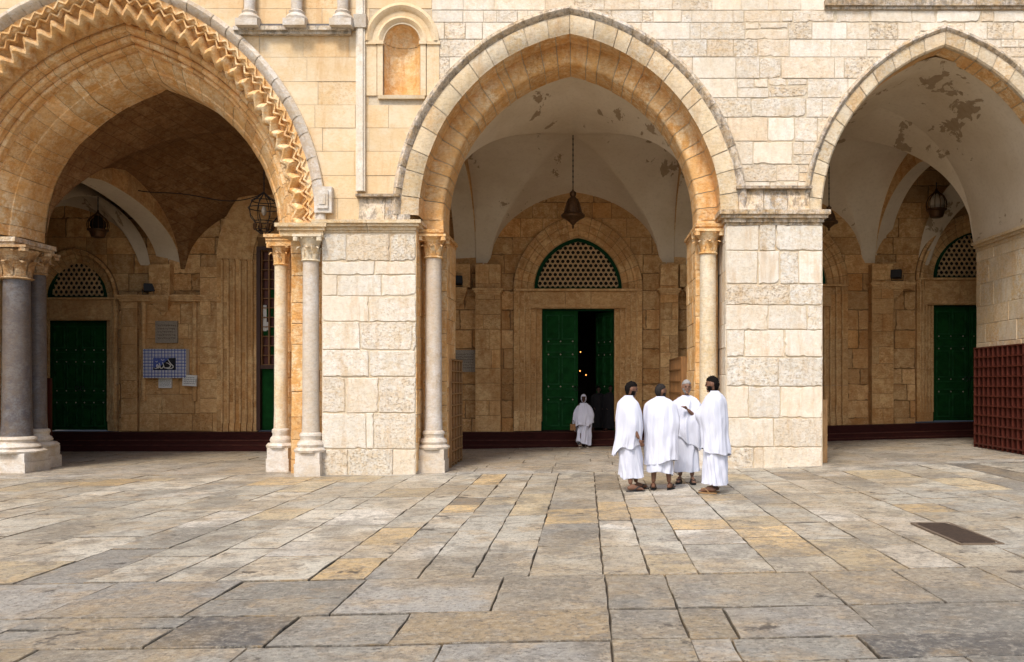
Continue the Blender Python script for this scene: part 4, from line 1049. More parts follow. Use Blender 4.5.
# ------------------------------------------------------------------ paving
def pave():
    r_ = random.Random(42)
    mb = MB()
    pal = [((.50, .46, .37), 5), ((.56, .51, .41), 4), ((.43, .40, .33), 3), ((.56, .45, .28), 1.6), ((.62, .44, .22), 1.0), ((.30, .28, .24), 1.4), ((.15, .135, .115), .7), ((.62, .57, .48), 2.2)]
    tot = sum(w for _, w in pal)
    def pick(near):
        q = r_.random() * tot
        for c, w in pal:
            q -= w
            if q <= 0: break
        k = r_.uniform(.78, 1.12)
        if near: c = tuple(a_ * .52 + b_ * .48 for a_, b_ in zip(c, (.125, .125, .122)))
        if near: k *= .86
        return (c[0] * k, c[1] * k, c[2] * k, .3)
    def slab(x0, x1, y0, y1, near=False, tint=None, gp=.0045, lift=0, smooth_fl=False):
        t = tint or pick(near); gp = gp * r_.uniform(.35, 1.5); gy = gp * (3.2 if near else 2.6)
        zl = r_.uniform(-.004, .004) + lift; tx, ty = r_.uniform(-.003, .003), r_.uniform(-.003, .003)
        pts = []
        def edge(ax, ay, bx, by, n):
            for i in range(n):
                u = i / n; wob = (.013 if r_.random() < .3 else .006) if i else .006
                pts.append((ax + (bx - ax) * u + r_.uniform(-wob, wob), ay + (by - ay) * u + r_.uniform(-wob, wob)))
        nx = max(2, int((x1 - x0) / .18)); ny = max(2, int((y1 - y0) / .18))
        X0, X1, Y0, Y1 = x0 + gp, x1 - gp, y0 + gy, y1 - gy
        edge(X0, Y0, X1, Y0, nx); edge(X1, Y0, X1, Y1, ny); edge(X1, Y1, X0, Y1, nx); edge(X0, Y1, X0, Y0, ny)
        cx, cy = (x0 + x1) / 2, (y0 + y1) / 2
        def Z(x, y): return g(x) + zl + tx * (x - cx) * 2 + ty * (y - cy) * 2
        n = len(pts); c = .005
        def inw(p, c): 
            return (p[0] + (c if p[0] < cx else -c) * min(1, abs(p[0] - cx) / .03), p[1] + (c if p[1] < cy else -c) * min(1, abs(p[1] - cy) / .03))
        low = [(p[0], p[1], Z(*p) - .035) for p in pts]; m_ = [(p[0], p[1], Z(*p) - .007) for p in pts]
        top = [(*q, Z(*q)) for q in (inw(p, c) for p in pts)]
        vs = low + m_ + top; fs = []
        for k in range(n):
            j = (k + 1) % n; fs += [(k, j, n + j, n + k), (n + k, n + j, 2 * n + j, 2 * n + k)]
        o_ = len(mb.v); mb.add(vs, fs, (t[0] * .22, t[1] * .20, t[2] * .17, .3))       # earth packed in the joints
        mb.f.append([o_ + i for i in range(2 * n, 3 * n)]); mb.t.append(t); mb.mi.append(0); mb.smooth.append(False)
    Y577 = F / 117.6 - D
    # far zone: strips running away from the viewer
    js = [-2.36, -1.89, -1.44, -.97, -.49, .145, .54, .96, 1.62, 2.23, 2.75, 3.23]
    x = -2.36
    while x > -17: x -= r_.uniform(.5, .95); js.insert(0, x)
    x = 3.23
    while x < 17: x += r_.uniform(.5, .95); js.append(x)
    for a_, b_ in zip(js, js[1:]):
        y = Y577
        while y < -.25:
            L = r_.uniform(.55, 1.7); ye = y + L
            if -.25 - ye < .4: ye = -.25 + r_.uniform(0, .02)
            t = None
            cxp, cyp = (a_ + b_) / 2, (y + min(ye, -.2)) / 2
            slab(a_, b_, y, ye, tint=t); y = ye
    # border course along the porch
    x = -17
    while x < 17:
        w = r_.uniform(.9, 1.8); slab(x, x + w, -.22, .35, tint=(.46, .43, .37, .3)); x += w
    # near zone: rows parallel to the porch
    rows = [Y577, F / 138.8 - D, F / 157.6 - D, F / 172 - D]
    y = rows[-1]
    while y > -22: y -= r_.uniform(.6, 1.1); rows.append(y)
    for y1, y0 in zip(rows, rows[1:]):
        x = -17
        xs = [x]
        while x < 17: x += r_.uniform(.65, 1.35); xs.append(x)
        k = min(range(len(xs)), key=lambda i: abs(xs[i] - .16)); xs[k] = .16; 
        if xs[k + 1] - .16 > .7 : xs.insert(k + 1, .16 + .5)
        xs = sorted(xs)
        for a_, b_ in zip(xs, xs[1:]):
            if b_ - a_ > .15:
                if b_ - a_ > .8 and r_.random() < .15:
                    m_ = y0 + (y1 - y0) * r_.uniform(.35, .65); slab(a_, b_, y0, m_, True, gp=.0045); slab(a_, b_, m_, y1, True, gp=.0045)
                else: slab(a_, b_, y0, y1, True, gp=.0045)
    # porch floor
    y = .37
    while y < 7:
        h = r_.uniform(.7, 1.0); x = -19 + r_.uniform(0, 1)
        while x < 19:
            w = r_.uniform(.9, 1.6); q = r_.uniform(.9, 1.08)
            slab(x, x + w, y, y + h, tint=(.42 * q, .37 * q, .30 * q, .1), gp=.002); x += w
        y += h
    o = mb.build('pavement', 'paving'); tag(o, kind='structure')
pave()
mb = MB(); xs = [-150, -40, -20] + [-17 + i for i in range(0, 35)] + [20, 40, 150]
for a_, b_ in zip(xs, xs[1:]):
    za, zb = max(-.1, min(.5, g(a_))) - .028, max(-.1, min(.5, g(b_))) - .028
    mb.add([(a_, -150, za), (b_, -150, zb), (b_, 7.6, zb), (a_, 7.6, za)], [(0, 1, 2, 3)])
    mb.add([(a_, 7.6, za), (b_, 7.6, zb), (b_, 150, zb), (a_, 150, za)], [(0, 1, 2, 3)])
tag(mb.build('ground', 'joint'), kind='structure')

# dark worn patch of the court paving, built as a rimmed flat plate
def patch_plate(px0, px1, py0, py1, label, mat='dark_patch'):
    sA, sB = (py1 - 383) / (EYE - .12), (py0 - 383) / (EYE - .12)
    y0, y1 = F / sA - D, F / sB - D; cx = ((px0 + px1) / 2 - 586) / ((sA + sB) / 2); w = (px1 - px0) / ((sA + sB) / 2) / 2
    z = g(cx) + .008
    t = thing('worn_patch', (cx, (y0 + y1) / 2, z), label, 'drain cover')
    r_ = random.Random(8); n = 40; out = []
    for i in range(n):
        a_ = 2 * math.pi * (i + .5) / n; q = 1 / max(abs(math.cos(a_)), abs(math.sin(a_))); q *= r_.uniform(.965, 1.0)
        out.append((cx + w * q * math.cos(a_), (y0 + y1) / 2 + (y1 - y0) / 2 * q * math.sin(a_)))
    mb = MB(); mb.add([(x_, y_, z - .03) for x_, y_ in out] + [(x_, y_, z + .003) for x_, y_ in out], [tuple(range(n, 2 * n))] + [(i, (i + 1) % n, n + (i + 1) % n, n + i) for i in range(n)])
    mb.build('plate', mat, t)
    mb = MB()
    for q in ((cx - w - .03, cx + w + .03, y0 - .035, y0 - .005), (cx - w - .03, cx + w + .03, y1 + .005, y1 + .035), (cx - w - .035, cx - w - .005, y0, y1), (cx + w + .005, cx + w + .035, y0, y1)): mb.box(*q, z - .03, z + .005)
    mb.build('rim', 'plaque_text', t)
patch_plate(938, 974, 522, 542, 'dark worn patch in the paving at far right')

# ------------------------------------------------------------------ wall fittings
def plaque(px0, px1, py0, py1, Y, label, lines, cat='plaque', mat='plaque', inkm='plaque_text', name='stone_plaque', rot=0):
    x0, x1, z1, z0 = PX(px0, Y), PX(px1, Y), PZ(py0, Y), PZ(py1, Y); cx, cz = (x0 + x1) / 2, (z0 + z1) / 2
    t = thing(name, (cx, Y, z0), label, cat)
    mb = MB(); mb.box(x0, x1, Y - .03, Y + .02, z0, z1); 
    if name == 'stone_plaque':
        for e in ((x0, x1, z0, z0 + .03), (x0, x1, z1 - .03, z1), (x0, x0 + .03, z0 + .03, z1 - .03), (x1 - .03, x1, z0 + .03, z1 - .03)): mb.box(e[0], e[1], Y - .042, Y - .03, e[2], e[3])
    if rot:
        m_ = Matrix.Rotation(rot, 3, 'Y'); c_ = Vector((cx, Y, cz)); mb.v = [tuple(m_ @ (Vector(v) - c_) + c_) for v in mb.v]
    mb.build('panel', mat, t)
    mb = MB(); r_ = random.Random(int(px0)); H = z1 - z0
    for i in range(lines):
        z = z1 - H * (.14 + .72 * (i + .5) / lines); x = x0 + (x1 - x0) * .1
        while x < x1 - (x1 - x0) * .12:
            w = r_.uniform(.02, .06); h = H * .72 / lines * .55; pts = []
            for k in range(5): pts.append((x + w * k / 4, Y - .034, z + h * .5 * math.sin(k * 2.1 + r_.random() * 2)))
            mb.tube(pts, min(.006, h * .16), 5); x += w + .015
    if rot: mb.v = [tuple(m_ @ (Vector(v) - c_) + c_) for v in mb.v]
    mb.build('writing', inkm, t)
plaque(156, 178, 321, 343, YB - .13, 'square carved stone plaque with worn writing above the checked banner', 5)
plaque(449, 476, 350, 372, YB - .02, 'wide carved marble plaque with lines of writing behind the lattice shoe rack', 6)
plaque(159, 172, 378, 388, YB - .13, 'white paper notice stuck centrally under the checked banner', 5, 'notice', 'paper', 'ink', 'paper_notice')
plaque(183, 197, 375, 386, YB - .27, 'slightly tilted cream paper notice at the right corner of the checked banner', 4, 'notice', 'paper', 'ink', 'paper_notice', rot=R(3))
# checked banner with calligraphy
Yb = YB - .30; x0, x1, z1, z0 = PX(143.5, Yb), PX(186.5, Yb), PZ(349, Yb), PZ(378, Yb)
t = thing('checked_banner', ((x0 + x1) / 2, Yb, z0), 'blue and white checked banner with white Arabic lettering on a black and blue panel', 'banner')
mb = MB(); mb.box(x0, x1, Yb - .02, Yb + .16, z0, z1); mb.build('panel', 'paper', t)
mb = MB(); nx = 13
for i in range(nx): xx = x0 + (x1 - x0) * (i + .5) / nx; mb.box(xx - .010, xx + .010, Yb - .0235, Yb - .0202, z0, z1); mb.box(xx + .030, xx + .036, Yb - .0235, Yb - .0202, z0, z1)
for i in range(9): zz = z0 + (z1 - z0) * (i + .5) / 9; mb.box(x0, x1, Yb - .0275, Yb - .0240, zz - .010, zz + .010); mb.box(x0, x1, Yb - .0275, Yb - .0240, zz + .028, zz + .034)
mb.build('check_stripes', 'blue', t)
w_, h_ = x1 - x0, z1 - z0; px0, px1, pz0, pz1 = x0 + w_ * .24, x0 + w_ * .76, z0 + h_ * .28, z0 + h_ * .69
mb = MB(); mb.box(px0, px1, Yb - .034, Yb - .028, pz0, pz1); mb.add([(px0 + .005, Yb - .036, pz1 - .005), (px0 + .005, Yb - .036, pz1 - .26), (px0 + .2, Yb - .036, pz1 - .2), (px0 + .42, Yb - .036, pz1 - .005)], [(0, 1, 2, 3)], mi=1)
mb.build('centre_panel', ['poster_black', 'blue'], t)
mb = MB(); W_ = px1 - px0; H_ = pz1 - pz0
def stroke(pts, r=.011):
    out = []
    for i in range(len(pts) - 1):
        p0 = pts[max(i - 1, 0)]; p1 = pts[i]; p2 = pts[i + 1]; p3 = pts[min(i + 2, len(pts) - 1)]
        for k in range(5):
            u = k / 5; f_ = lambda a_, b_, c_, d_: .5 * ((2 * b_) + (-a_ + c_) * u + (2 * a_ - 5 * b_ + 4 * c_ - d_) * u * u + (-a_ + 3 * b_ - 3 * c_ + d_) * u ** 3)
            out.append((px0 + W_ * f_(p0[0], p1[0], p2[0], p3[0]), Yb - .038, pz0 + H_ * f_(p0[1], p1[1], p2[1], p3[1])))
    out.append((px0 + W_ * pts[-1][0], Yb - .038, pz0 + H_ * pts[-1][1])); mb.tube(out, lambda t: r * (.6 + .7 * math.sin(math.pi * t)), 6)
stroke([(.66, .88), (.72, .70), (.80, .48), (.90, .30), (.84, .14), (.70, .10), (.58, .14)])
stroke([(.58, .60), (.70, .52), (.78, .34), (.72, .20), (.60, .16), (.50, .20), (.46, .42), (.42, .64)])
stroke([(.46, .3), (.40, .14), (.32, .18), (.30, .40), (.27, .58)]); stroke([(.30, .3), (.22, .14), (.16, .3), (.18, .44), (.24, .3), (.14, .12), (.06, .16)])
stroke([(.35, .92), (.42, .80), (.50, .88)], .007); stroke([(.1, .72), (.16, .66), (.2, .74)], .007)
mb.build('lettering', 'paper', t)

# floodlights on the corbels
def floodlight(cx, z, Y, label, aim=0):
    t = thing('floodlight', (cx, Y, z), label, 'floodlight', 'small black floodlights on the corbels')
    mb = MB(); mb.box(-.13, .13, -.16, -.02, .06, .27); mb.box(-.11, .11, -.17, -.16, .08, .25); mb.box(-.10, .10, -.02, .03, .09, .24)
    m_ = Matrix.Rotation(aim, 3, 'Z') @ Matrix.Rotation(R(-15), 3, 'X'); mb.v = [tuple(m_ @ Vector(v) + Vector((cx, Y, z))) for v in mb.v]
    mb.build('housing', 'black_metal', t)
    mb = MB(); mb.tube([(cx - .15, Y - .06, z + .16), (cx - .15, Y - .04, z + .02), (cx + .15, Y - .04, z + .02), (cx + .15, Y - .06, z + .16)], .012, 6); mb.build('bracket', 'black_metal', t)
floodlight(-3.36, ZS + .03, YB - .36, 'black floodlight on the corbel left of the middle doorway', R(20))
floodlight(2.83, ZS + .04, YB - .36, 'black floodlight on the corbel right of the middle doorway', R(-20))
floodlight(8.08, PZ(284, YB) + .03, YB - .36, 'black floodlight on the corbel between the right arch doors', R(-30))
floodlight(PX(153, YB), PZ(296, YB), YB - .22, 'black floodlight on the ledge above the square stone plaque', R(30))

# ------------------------------------------------------------------ lanterns
def vault_z_chain(mb, x, y, z0, z1):
    n = int((z1 - z0) / .06)
    for i in range(n):
        z = z0 + (z1 - z0) * (i + .5) / n; ax = (1, 0) if i % 2 else (0, 1)
        mb.tube([(x + ax[0] * .012 * math.cos(a_), y + ax[1] * .012 * math.cos(a_), z + .036 * math.sin(a_)) for a_ in [k * math.pi / 3 for k in range(6)]], .006, 5, closed=True)
    mb.tube([(x, y, z0), (x, y, z1)], .012, 6)
def lantern(px, Y, pyb, pyt, ztop, style, label, wpx=23):
    s = s_at(Y); x = (px - 586) / s; z0, z1 = PZ(pyb, Y), PZ(pyt, Y); H = z1 - z0; w = wpx / s / 2
    t = thing('hanging_lantern', (x, Y, z0), label, 'lantern')
    mb = MB(); vault_z_chain(mb, x, Y, z1, ztop); mb.build('chain', 'black_metal', t)
    mb = MB()
    if style == 'bell':
        mb.lathe([(.01, 0), (.03, .05 * H), (.02, .08 * H), (w * .32, .16 * H), (w * .6, .22 * H), (w * .95, .27 * H), (w, .31 * H), (w * .93, .34 * H), (w * .72, .37 * H), (w * .64, .48 * H), (w * .52, .60 * H), (w * .36, .70 * H), (w * .2, .75 * H), (w * .28, .79 * H), (w * .28, .85 * H), (w * .1, .89 * H), (.012, .93 * H), (.012, H)], (x, Y, z0), 24)
        for k in range(12):
            a_ = k * math.pi / 6; mb.tube([(x + math.cos(a_) * w * q, Y + math.sin(a_) * w * q, z0 + H * hh) for q, hh in ((.97, .33), (.74, .38), (.66, .48), (.54, .60), (.38, .70))], .008, 5)
        mb.build('body', 'bronze', t)
        mb = MB(); mb.lathe([(w * .5, 0), (w * .55, .04), (w * .3, .06)], (x, Y, z0 + H * .2), 16); mb.build('ring', 'black_metal', t)
    elif style == 'cage':
        mb.lathe([(w * .35, 0), (w * .62, .03 * H), (w * .68, .10 * H), (w * .8, .22 * H), (w, .26 * H), (w, .30 * H)], (x, Y, z0), 20)
        mb.build('body', 'bronze', t)
        mb = MB()
        for k in range(12):
            a_ = k * math.pi / 6; mb.tube([(x + math.cos(a_) * w * q, Y + math.sin(a_) * w * q, z0 + H * hh) for q, hh in ((.92, .30), (1.0, .42), (.95, .56), (.7, .72), (.35, .82), (.12, .90), (.03, 1.0))], .010, 5)
        mb.build('cage', 'bronze', t)
        mb = MB(); mb.lathe([(w * .5, .28 * H), (w * .75, .42 * H), (w * .7, .58 * H), (w * .4, .72 * H), (w * .15, .8 * H)], (x, Y, z0), 20); mb.build('glass', 'lamp_glass' if 'white' in label else 'black', t)
    else:
        for k in range(8):
            a_ = k * math.pi / 4; mb.tube([(x + math.cos(a_) * w * q, Y + math.sin(a_) * w * q, z0 + H * hh) for q, hh in ((.2, 0), (.55, .1), (.62, .3), (.9, .42), (1.0, .62), (.8, .8), (.35, .9), (.05, 1.0))], .010, 5)
        for q, hh in ((.55, .1), (.62, .3), (1.0, .62), (.8, .8)): mb.tube([(x + math.cos(a_) * w * q, Y + math.sin(a_) * w * q, z0 + H * hh) for a_ in [k * math.pi / 10 for k in range(20)]], .011, 5, closed=True)
        mb.build('frame', 'black_metal', t)
        mb = MB(); mb.lathe([(.02, 0), (.055, .06), (.06, .12), (.03, .2)], (x, Y, z0 + H * .45), 14); mb.build('bulb', 'lamp_glass', t)
        mb = MB()
        for k in range(8): a_ = k * math.pi / 4; mb.lathe([(.02, 0), (.04, .05), (.045, .12)], (x + math.cos(a_) * w * .62, Y + math.sin(a_) * w * .62, z0 + H * .1), 8)
        mb.build('cup', 'bronze', t)
lantern(573, 4.1, 229, 186, 7.37, 'bell', 'bronze bell shaped lantern hanging above the middle doorway', 24)
lantern(98, 5.4, 238, 210, 6.35, 'cage', 'dark wire lantern hanging in front of the left green doors', 20)
lantern(264, 3.6, 234, 193, 7.5, 'frame', 'large black wire lantern frame half hidden by the left pier', 30)
lantern(936.5, 6.2, 218, 188, 6.75, 'cage', 'cage lantern with white glass hanging before the rightmost doorway', 20)
lantern(829, 4.3, 231, 203, 7.5, 'bell', 'bell lantern peeping out behind the right edge of the right pier', 18)

# cable drooping under the left vault
mb = MB(); pts = []
for i in range(25):
    u = i / 24; px = 104 + (258 - 104) * u; py = 178 + 30 * math.sin(u * 2.0) * .9 - 8 * u + 3 * math.sin(u * 9)
    Y = 5.6 - 1.9 * u; pts.append((PX(px, Y), Y, PZ(py, Y)))
mb.tube(pts, .012, 5); mb.tube([pts[0], (pts[0][0] - .1, YB, pts[0][2] + .2)], .012, 5); mb.tube([pts[-1], (PX(264, 3.6), 3.6, PZ(192, 3.6))], .012, 5)
c_ = mb.build('electric_cable', 'wire', loc=pts[12]); tag(c_, 'thin black cable drooping under the dark left vault towards the wire lantern', 'cable')

# ------------------------------------------------------------------ shoe racks
def rack(x, y0, y1, depth, z0, z1, ny, nz_, side, label, mat, slat, name='shoe_rack'):
    """open faces look to 'side' (+1:+X, -1:-X)"""
    t = thing(name, (x, (y0 + y1) / 2, z0), label, 'shoe rack', 'wooden shoe racks standing along the piers')
    xa, xb = (x - depth, x) if side > 0 else (x, x + depth); back = xa if side > 0 else xb
    mb = MB()
    for i in range(ny + 1): yy = y0 + (y1 - y0) * i / ny; mb.box(xa, xb, yy - .012, yy + .012, z0, z1)
    mb.build('divider', mat, t)
    mb = MB()
    for j in range(nz_ + 1):
        zz = z0 + .08 + (z1 - z0 - .08) * j / nz_
        mb.box(xa + .004, xb + .004 * side if side > 0 else xb - .004, y0 - .014, y1 + .014, zz - .012, zz + .012)
    mb.build('shelf', mat, t)
    mb = MB(); f_ = xb if side > 0 else xa
    for i in range(ny + 1): yy = y0 + (y1 - y0) * i / ny; mb.box(f_ - .006, f_ + .012, yy - .015, yy + .015, z0, z1 + .01) if side > 0 else mb.box(f_ - .012, f_ + .006, yy - .015, yy + .015, z0, z1 + .01)
    for j in range(nz_ + 1):
        zz = z0 + .08 + (z1 - z0 - .08) * j / nz_
        mb.box(f_ + .0125, f_ + .02, y0 - .014, y1 + .014, zz - .014, zz + .014) if side > 0 else mb.box(f_ - .02, f_ - .0125, y0 - .014, y1 + .014, zz - .014, zz + .014)
    mb.build('face_frame', slat, t)
    mb = MB(); mb.box(back - .01, back + .01, y0, y1, z0 + .04, z1); mb.build('back_panel', mat, t)
    mb = MB(); mb.box(xa + .02, xb - .02, y0 - .03, y0 - .013, z0, z1); mb.build('end_panel', slat if mat != 'wood_red' else mat, t)
    return t
rack(-2.68, 1.2, 2.75, .22, g(-2.8) + .01, 2.12, 4, 9, 1, 'light brown lattice shoe rack against the pier left of the middle arch', 'wood', 'wood_light')
rack(2.02, 2.4, 5.0, .24, g(2.3) + .01, 2.2, 8, 8, -1, 'brown shoe rack behind the men at the right side of the middle arch', 'wood', 'wood')
rack(8.64, .9, 3.35, .26, g(8.7) + .01, 2.42, 11, 10, -1, 'large dark red shoe rack along the reveal at the far right', 'wood_red', 'wood_red')
rack(4.60, .55, 2.3, .2, g(4.5) + .01, 1.32, 6, 5, 1, 'low orange brown shoe rack seen end on at the right pier', 'wood_light', 'wood_light')
# dark red board leaning by the left doors
tt = thing('red_board', (PX(48, 4.5), 4.5, 0), 'narrow dark red board standing beside the left marble columns', 'board')
mb = MB(); xx = PX(46.5, 4.5); mb.box(xx - .10, xx + .10, 4.5, 4.56, -.08, PZ(378, 4.5)); mb.box(xx - .08, xx + .08, 4.49, 4.5, -.02, PZ(378, 4.5) - .06)
mb.build('panel', 'wood_red', tt)

# little lit lamps deep inside the hall
for px, py, lab in ((580.5, 352, 'tiny lit lamp glowing highest in the dark open doorway'), (580, 371, 'tiny lit lamp glowing in the dark doorway directly below the highest one'), (586, 375, 'tiny lit lamp glowing lowest and rightmost in the dark doorway')):
    Yl = 12.0; x, z = PX(px, Yl), PZ(py, Yl)
    t = thing('hanging_lamp', (x, Yl, z), lab, 'lamp', 'lit lamps inside the hall')
    mb = MB(); mb.lathe([(.008, -.02), (.018, 0), (.012, .02)], (x, Yl, z), 12); mb.build('bulb', 'glow', t)
    mb = MB(); mb.tube([(x, Yl, z + .035), (x, Yl, 6.0)], .005, 5); mb.build('cord', 'wire', t)

# ------------------------------------------------------------------ people
def skin_mesh(verts, edges, radii, sub=1, root=0):
    me = bpy.data.meshes.new('tmp'); me.from_pydata(verts, edges, []); o = bpy.data.objects.new('tmp', me); COL.objects.link(o)
    o.modifiers.new('s', 'SKIN'); o.modifiers.new('u', 'SUBSURF').levels = sub
    for i, sv in enumerate(me.skin_vertices[0].data): sv.radius = (radii[i], radii[i]); sv.use_root = (i == root)
    dg = bpy.context.evaluated_depsgraph_get(); dg.update(); ev = o.evaluated_get(dg); m2 = bpy.data.meshes.new_from_object(ev)
    out = ([v.co.copy() for v in m2.vertices], [tuple(p.vertices) for p in m2.polygons])
    bpy.data.objects.remove(o); bpy.data.meshes.remove(me); bpy.data.meshes.remove(m2); return out
def ellipsoid(c, r, n=16, m=12, deform=None):
    vs = []; fs = []
    for j in range(m + 1):
        e = math.pi * j / m - math.pi / 2
        for i in range(n):
            a = 2 * math.pi * i / n; p = Vector((math.cos(a) * math.cos(e), math.sin(a) * math.cos(e), math.sin(e)))
            q = Vector((p.x * r[0], p.y * r[1], p.z * r[2]))
            if deform: q = deform(p, q)
            vs.append(q + Vector(c))
    for j in range(m):
        for i in range(n): fs.append((j * n + i, j * n + (i + 1) % n, (j + 1) * n + (i + 1) % n, (j + 1) * n + i))
    return vs, fs
def remesh_join(pieces, vox):
    me = bpy.data.meshes.new('tmp'); V = []; Fc = []
    for vs, fs in pieces: o = len(V); V += [tuple(v) for v in vs]; Fc += [tuple(o + i for i in f) for f in fs]
    me.from_pydata(V, [], Fc); o = bpy.data.objects.new('tmp', me); COL.objects.link(o)
    r = o.modifiers.new('r', 'REMESH'); r.mode = 'VOXEL'; r.voxel_size = vox; r.use_smooth_shade = True
    s = o.modifiers.new('sm', 'SMOOTH'); s.factor = .5; s.iterations = 2
    dg = bpy.context.evaluated_depsgraph_get(); dg.update(); m2 = bpy.data.meshes.new_from_object(o.evaluated_get(dg))
    bpy.data.objects.remove(o); bpy.data.meshes.remove(me); return m2
def hand_pieces(wrist, direction, palm_n, size=1.0, curl=.5, thumb_side=1):
    """five finger chains rooted in the palm"""
    d = Vector(direction).normalized(); n = Vector(palm_n); n = (n - d * n.dot(d)).normalized(); s = d.cross(n) * thumb_side
    w = Vector(wrist); out = []
    v = [w, w + d * .045 * size, w + d * .085 * size]; out.append(skin_mesh([tuple(p) for p in v], [(0, 1), (1, 2)], [.022 * size, .030 * size, .028 * size], 1))
    for k, (off, ln) in enumerate(((.030, .070), (.010, .078), (-.010, .072), (-.029, .056))):
        b0 = w + d * .075 * size + s * off * size; p = [b0]; dd = d.copy(); L = ln * size / 3
        for q in range(3):
            dd = (dd * math.cos(curl * (.5 + .25 * q)) + n * math.sin(curl * (.5 + .25 * q))).normalized(); p.append(p[-1] + dd * L)
        out.append(skin_mesh([tuple(x) for x in p], [(0, 1), (1, 2), (2, 3)], [.0095 * size, .009 * size, .0085 * size, .007 * size], 1))
    t0 = w + d * .03 * size + s * .022 * size; t1 = t0 + (s * .8 + d * .6).normalized() * .035 * size; t2 = t1 + (d * .9 + n * .5 + s * .1).normalized() * .03 * size
    out.append(skin_mesh([tuple(t0), tuple(t1), tuple(t2)], [(0, 1), (1, 2)], [.012 * size, .0105 * size, .008 * size], 1))
    return out
def person(label, loc, rz, H, skin, handR, handL, head_turn=0, head_tilt=0, hair=None, beard=None, feet=((.11, .03, 0), (-.11, -.04, 0)), sandals=True, lean=(0, 0), group=None, curl=.7, knees=None, vox=.0085, hair_rough=.01, shave=False, bare_legs=True):
    """local frame: +y forward, +x the person's right"""
    t = thing('person', loc, label, 'person', group, rz); k = H / 1.72
    lx, ly = lean
    pel = Vector((0, 0, .93 * k)); ch = Vector((lx * .6, ly * .6, 1.25 * k)); nb = Vector((lx, ly, 1.45 * k)); nt_ = nb + Vector((0, .015, .07 * k))
    V = [pel, (pel + ch) / 2, ch, nb - Vector((0, 0, .05)), nb, nt_]; E = [(0, 1), (1, 2), (2, 3), (3, 4), (4, 5)]; Rr = [.125, .115, .13, .085, .052, .05]
    Rr = [x * k for x in Rr]
    pieces = []
    for sx, foot, hand in ((1, feet[0], handR), (-1, feet[1], handL)):
        hip = Vector((sx * .09 * k, 0, .88 * k)); an = Vector((foot[0], foot[1], foot[2] + .085)); kn = (hip + an) / 2 + Vector((0, .025, .02))
        i = len(V); V += [hip, (hip + kn) / 2, kn, (kn * .6 + an * .4), an]; E += [(0, i), (i, i + 1), (i + 1, i + 2), (i + 2, i + 3), (i + 3, i + 4)]; Rr += [x * k for x in (.095, .082, .058, .056, .038)]
        sh = nb + Vector((sx * .17 * k, -.01, -.055 * k)); i = len(V)
        hd = Vector(hand[0]); el = Vector(hand[1])
        V += [sh, (sh + el) / 2, el, (el + hd) / 2, hd]; E += [(3, i), (i, i + 1), (i + 1, i + 2), (i + 2, i + 3), (i + 3, i + 4)]; Rr += [x * k for x in (.062, .052, .043, .038, .027)]
        # foot
        fx, fy, fz = foot; yaw = sx * -.18
        fd = Vector((-math.sin(yaw), math.cos(yaw), 0)); heel = Vector((fx, fy, fz)) - fd * .05
        pieces.append(skin_mesh([tuple(an), tuple(heel + Vector((0, 0, .04))), tuple(heel + fd * .10 + Vector((0, 0, .045))), tuple(heel + fd * .20 + Vector((0, 0, .028))), tuple(heel + fd * .25 + Vector((0, 0, .022)))], [(0, 1), (0, 2), (1, 2), (2, 3), (3, 4)] if False else [(1, 2), (2, 3), (3, 4), (0, 2)], [.034, .034, .037, .036, .02], 1, 1))
        for q in range(5):
            side = fd.cross(Vector((0, 0, 1))); b0 = heel + fd * .225 + side * ((q - 2) * .016) * -sx + Vector((0, 0, .018)); pieces.append(skin_mesh([tuple(b0), tuple(b0 + fd * (.045 - .006 * q))], [(0, 1)], [.011 - .001 * q, .009 - .001 * q], 1))
        pieces += hand_pieces(hd, hd - el + Vector(hand[2]) if len(hand) > 2 else hd - el, Vector((-sx, .3, 0)) if abs((hd - el).normalized().z) > .6 else Vector((0, 0, -1)), k, curl, 1 if sx > 0 else -1)
    pieces.append(skin_mesh([tuple(v) for v in V], E, Rr, 1))
    # head
    hc = nt_ + Vector((0, .025, .105 * k)); hm = Matrix.Translation(hc) @ Matrix.Rotation(head_turn, 4, 'Z') @ Matrix.Rotation(head_tilt, 4, 'X')
    def dfm(p, q):
        q = q.copy()
        if p.z < 0: f_ = 1 + .26 * p.z; q.x *= f_; q.y = q.y * (1 + .10 * p.z) + (.012 * -p.z)
        if p.y > .6 and -.1 < p.z < .35: q.y -= .006                       # brow and eye hollow
        return q
    vs, fs = ellipsoid((0, 0, 0), (.076 * k, .098 * k, .120 * k), 28, 22, dfm); pieces.append(([hm @ v for v in vs], fs))
    nose = skin_mesh([(0, .092 * k, .022 * k), (0, .106 * k, -.004 * k), (0, .112 * k, -.022 * k)], [(0, 1), (1, 2)], [.009, .012, .014], 1); pieces.append(([hm @ v for v in nose[0]], nose[1]))
    for c, r_ in (((0, .090 * k, -.052 * k), (.024, .012, .007)), ((0, .088 * k, -.064 * k), (.020, .012, .008)), ((0, .074 * k, -.095 * k), (.03, .024, .02)), ((0, .088 * k, .034 * k), (.05, .014, .009)), ((.079 * k, -.004, -.006), (.011, .02, .03)), ((-.079 * k, -.004, -.006), (.011, .02, .03))):
        vs, fs = ellipsoid(c, r_, 12, 8); pieces.append(([hm @ v for v in vs], fs))
    me = remesh_join(pieces, vox); me.materials.append(M[skin]); ob = bpy.data.objects.new('body', me); COL.objects.link(ob); ob.parent = t
    mn = min(v.co.z for v in me.vertices)
    for sx in (-1, 1):
        mb = MB(); vs, fs = ellipsoid((sx * .030 * k, .087 * k, .012 * k), (.011, .008, .007), 10, 8); mb.add([hm @ v for v in vs], fs, smooth=True); o = mb.build('eye', 'poster_black'); o.parent = t
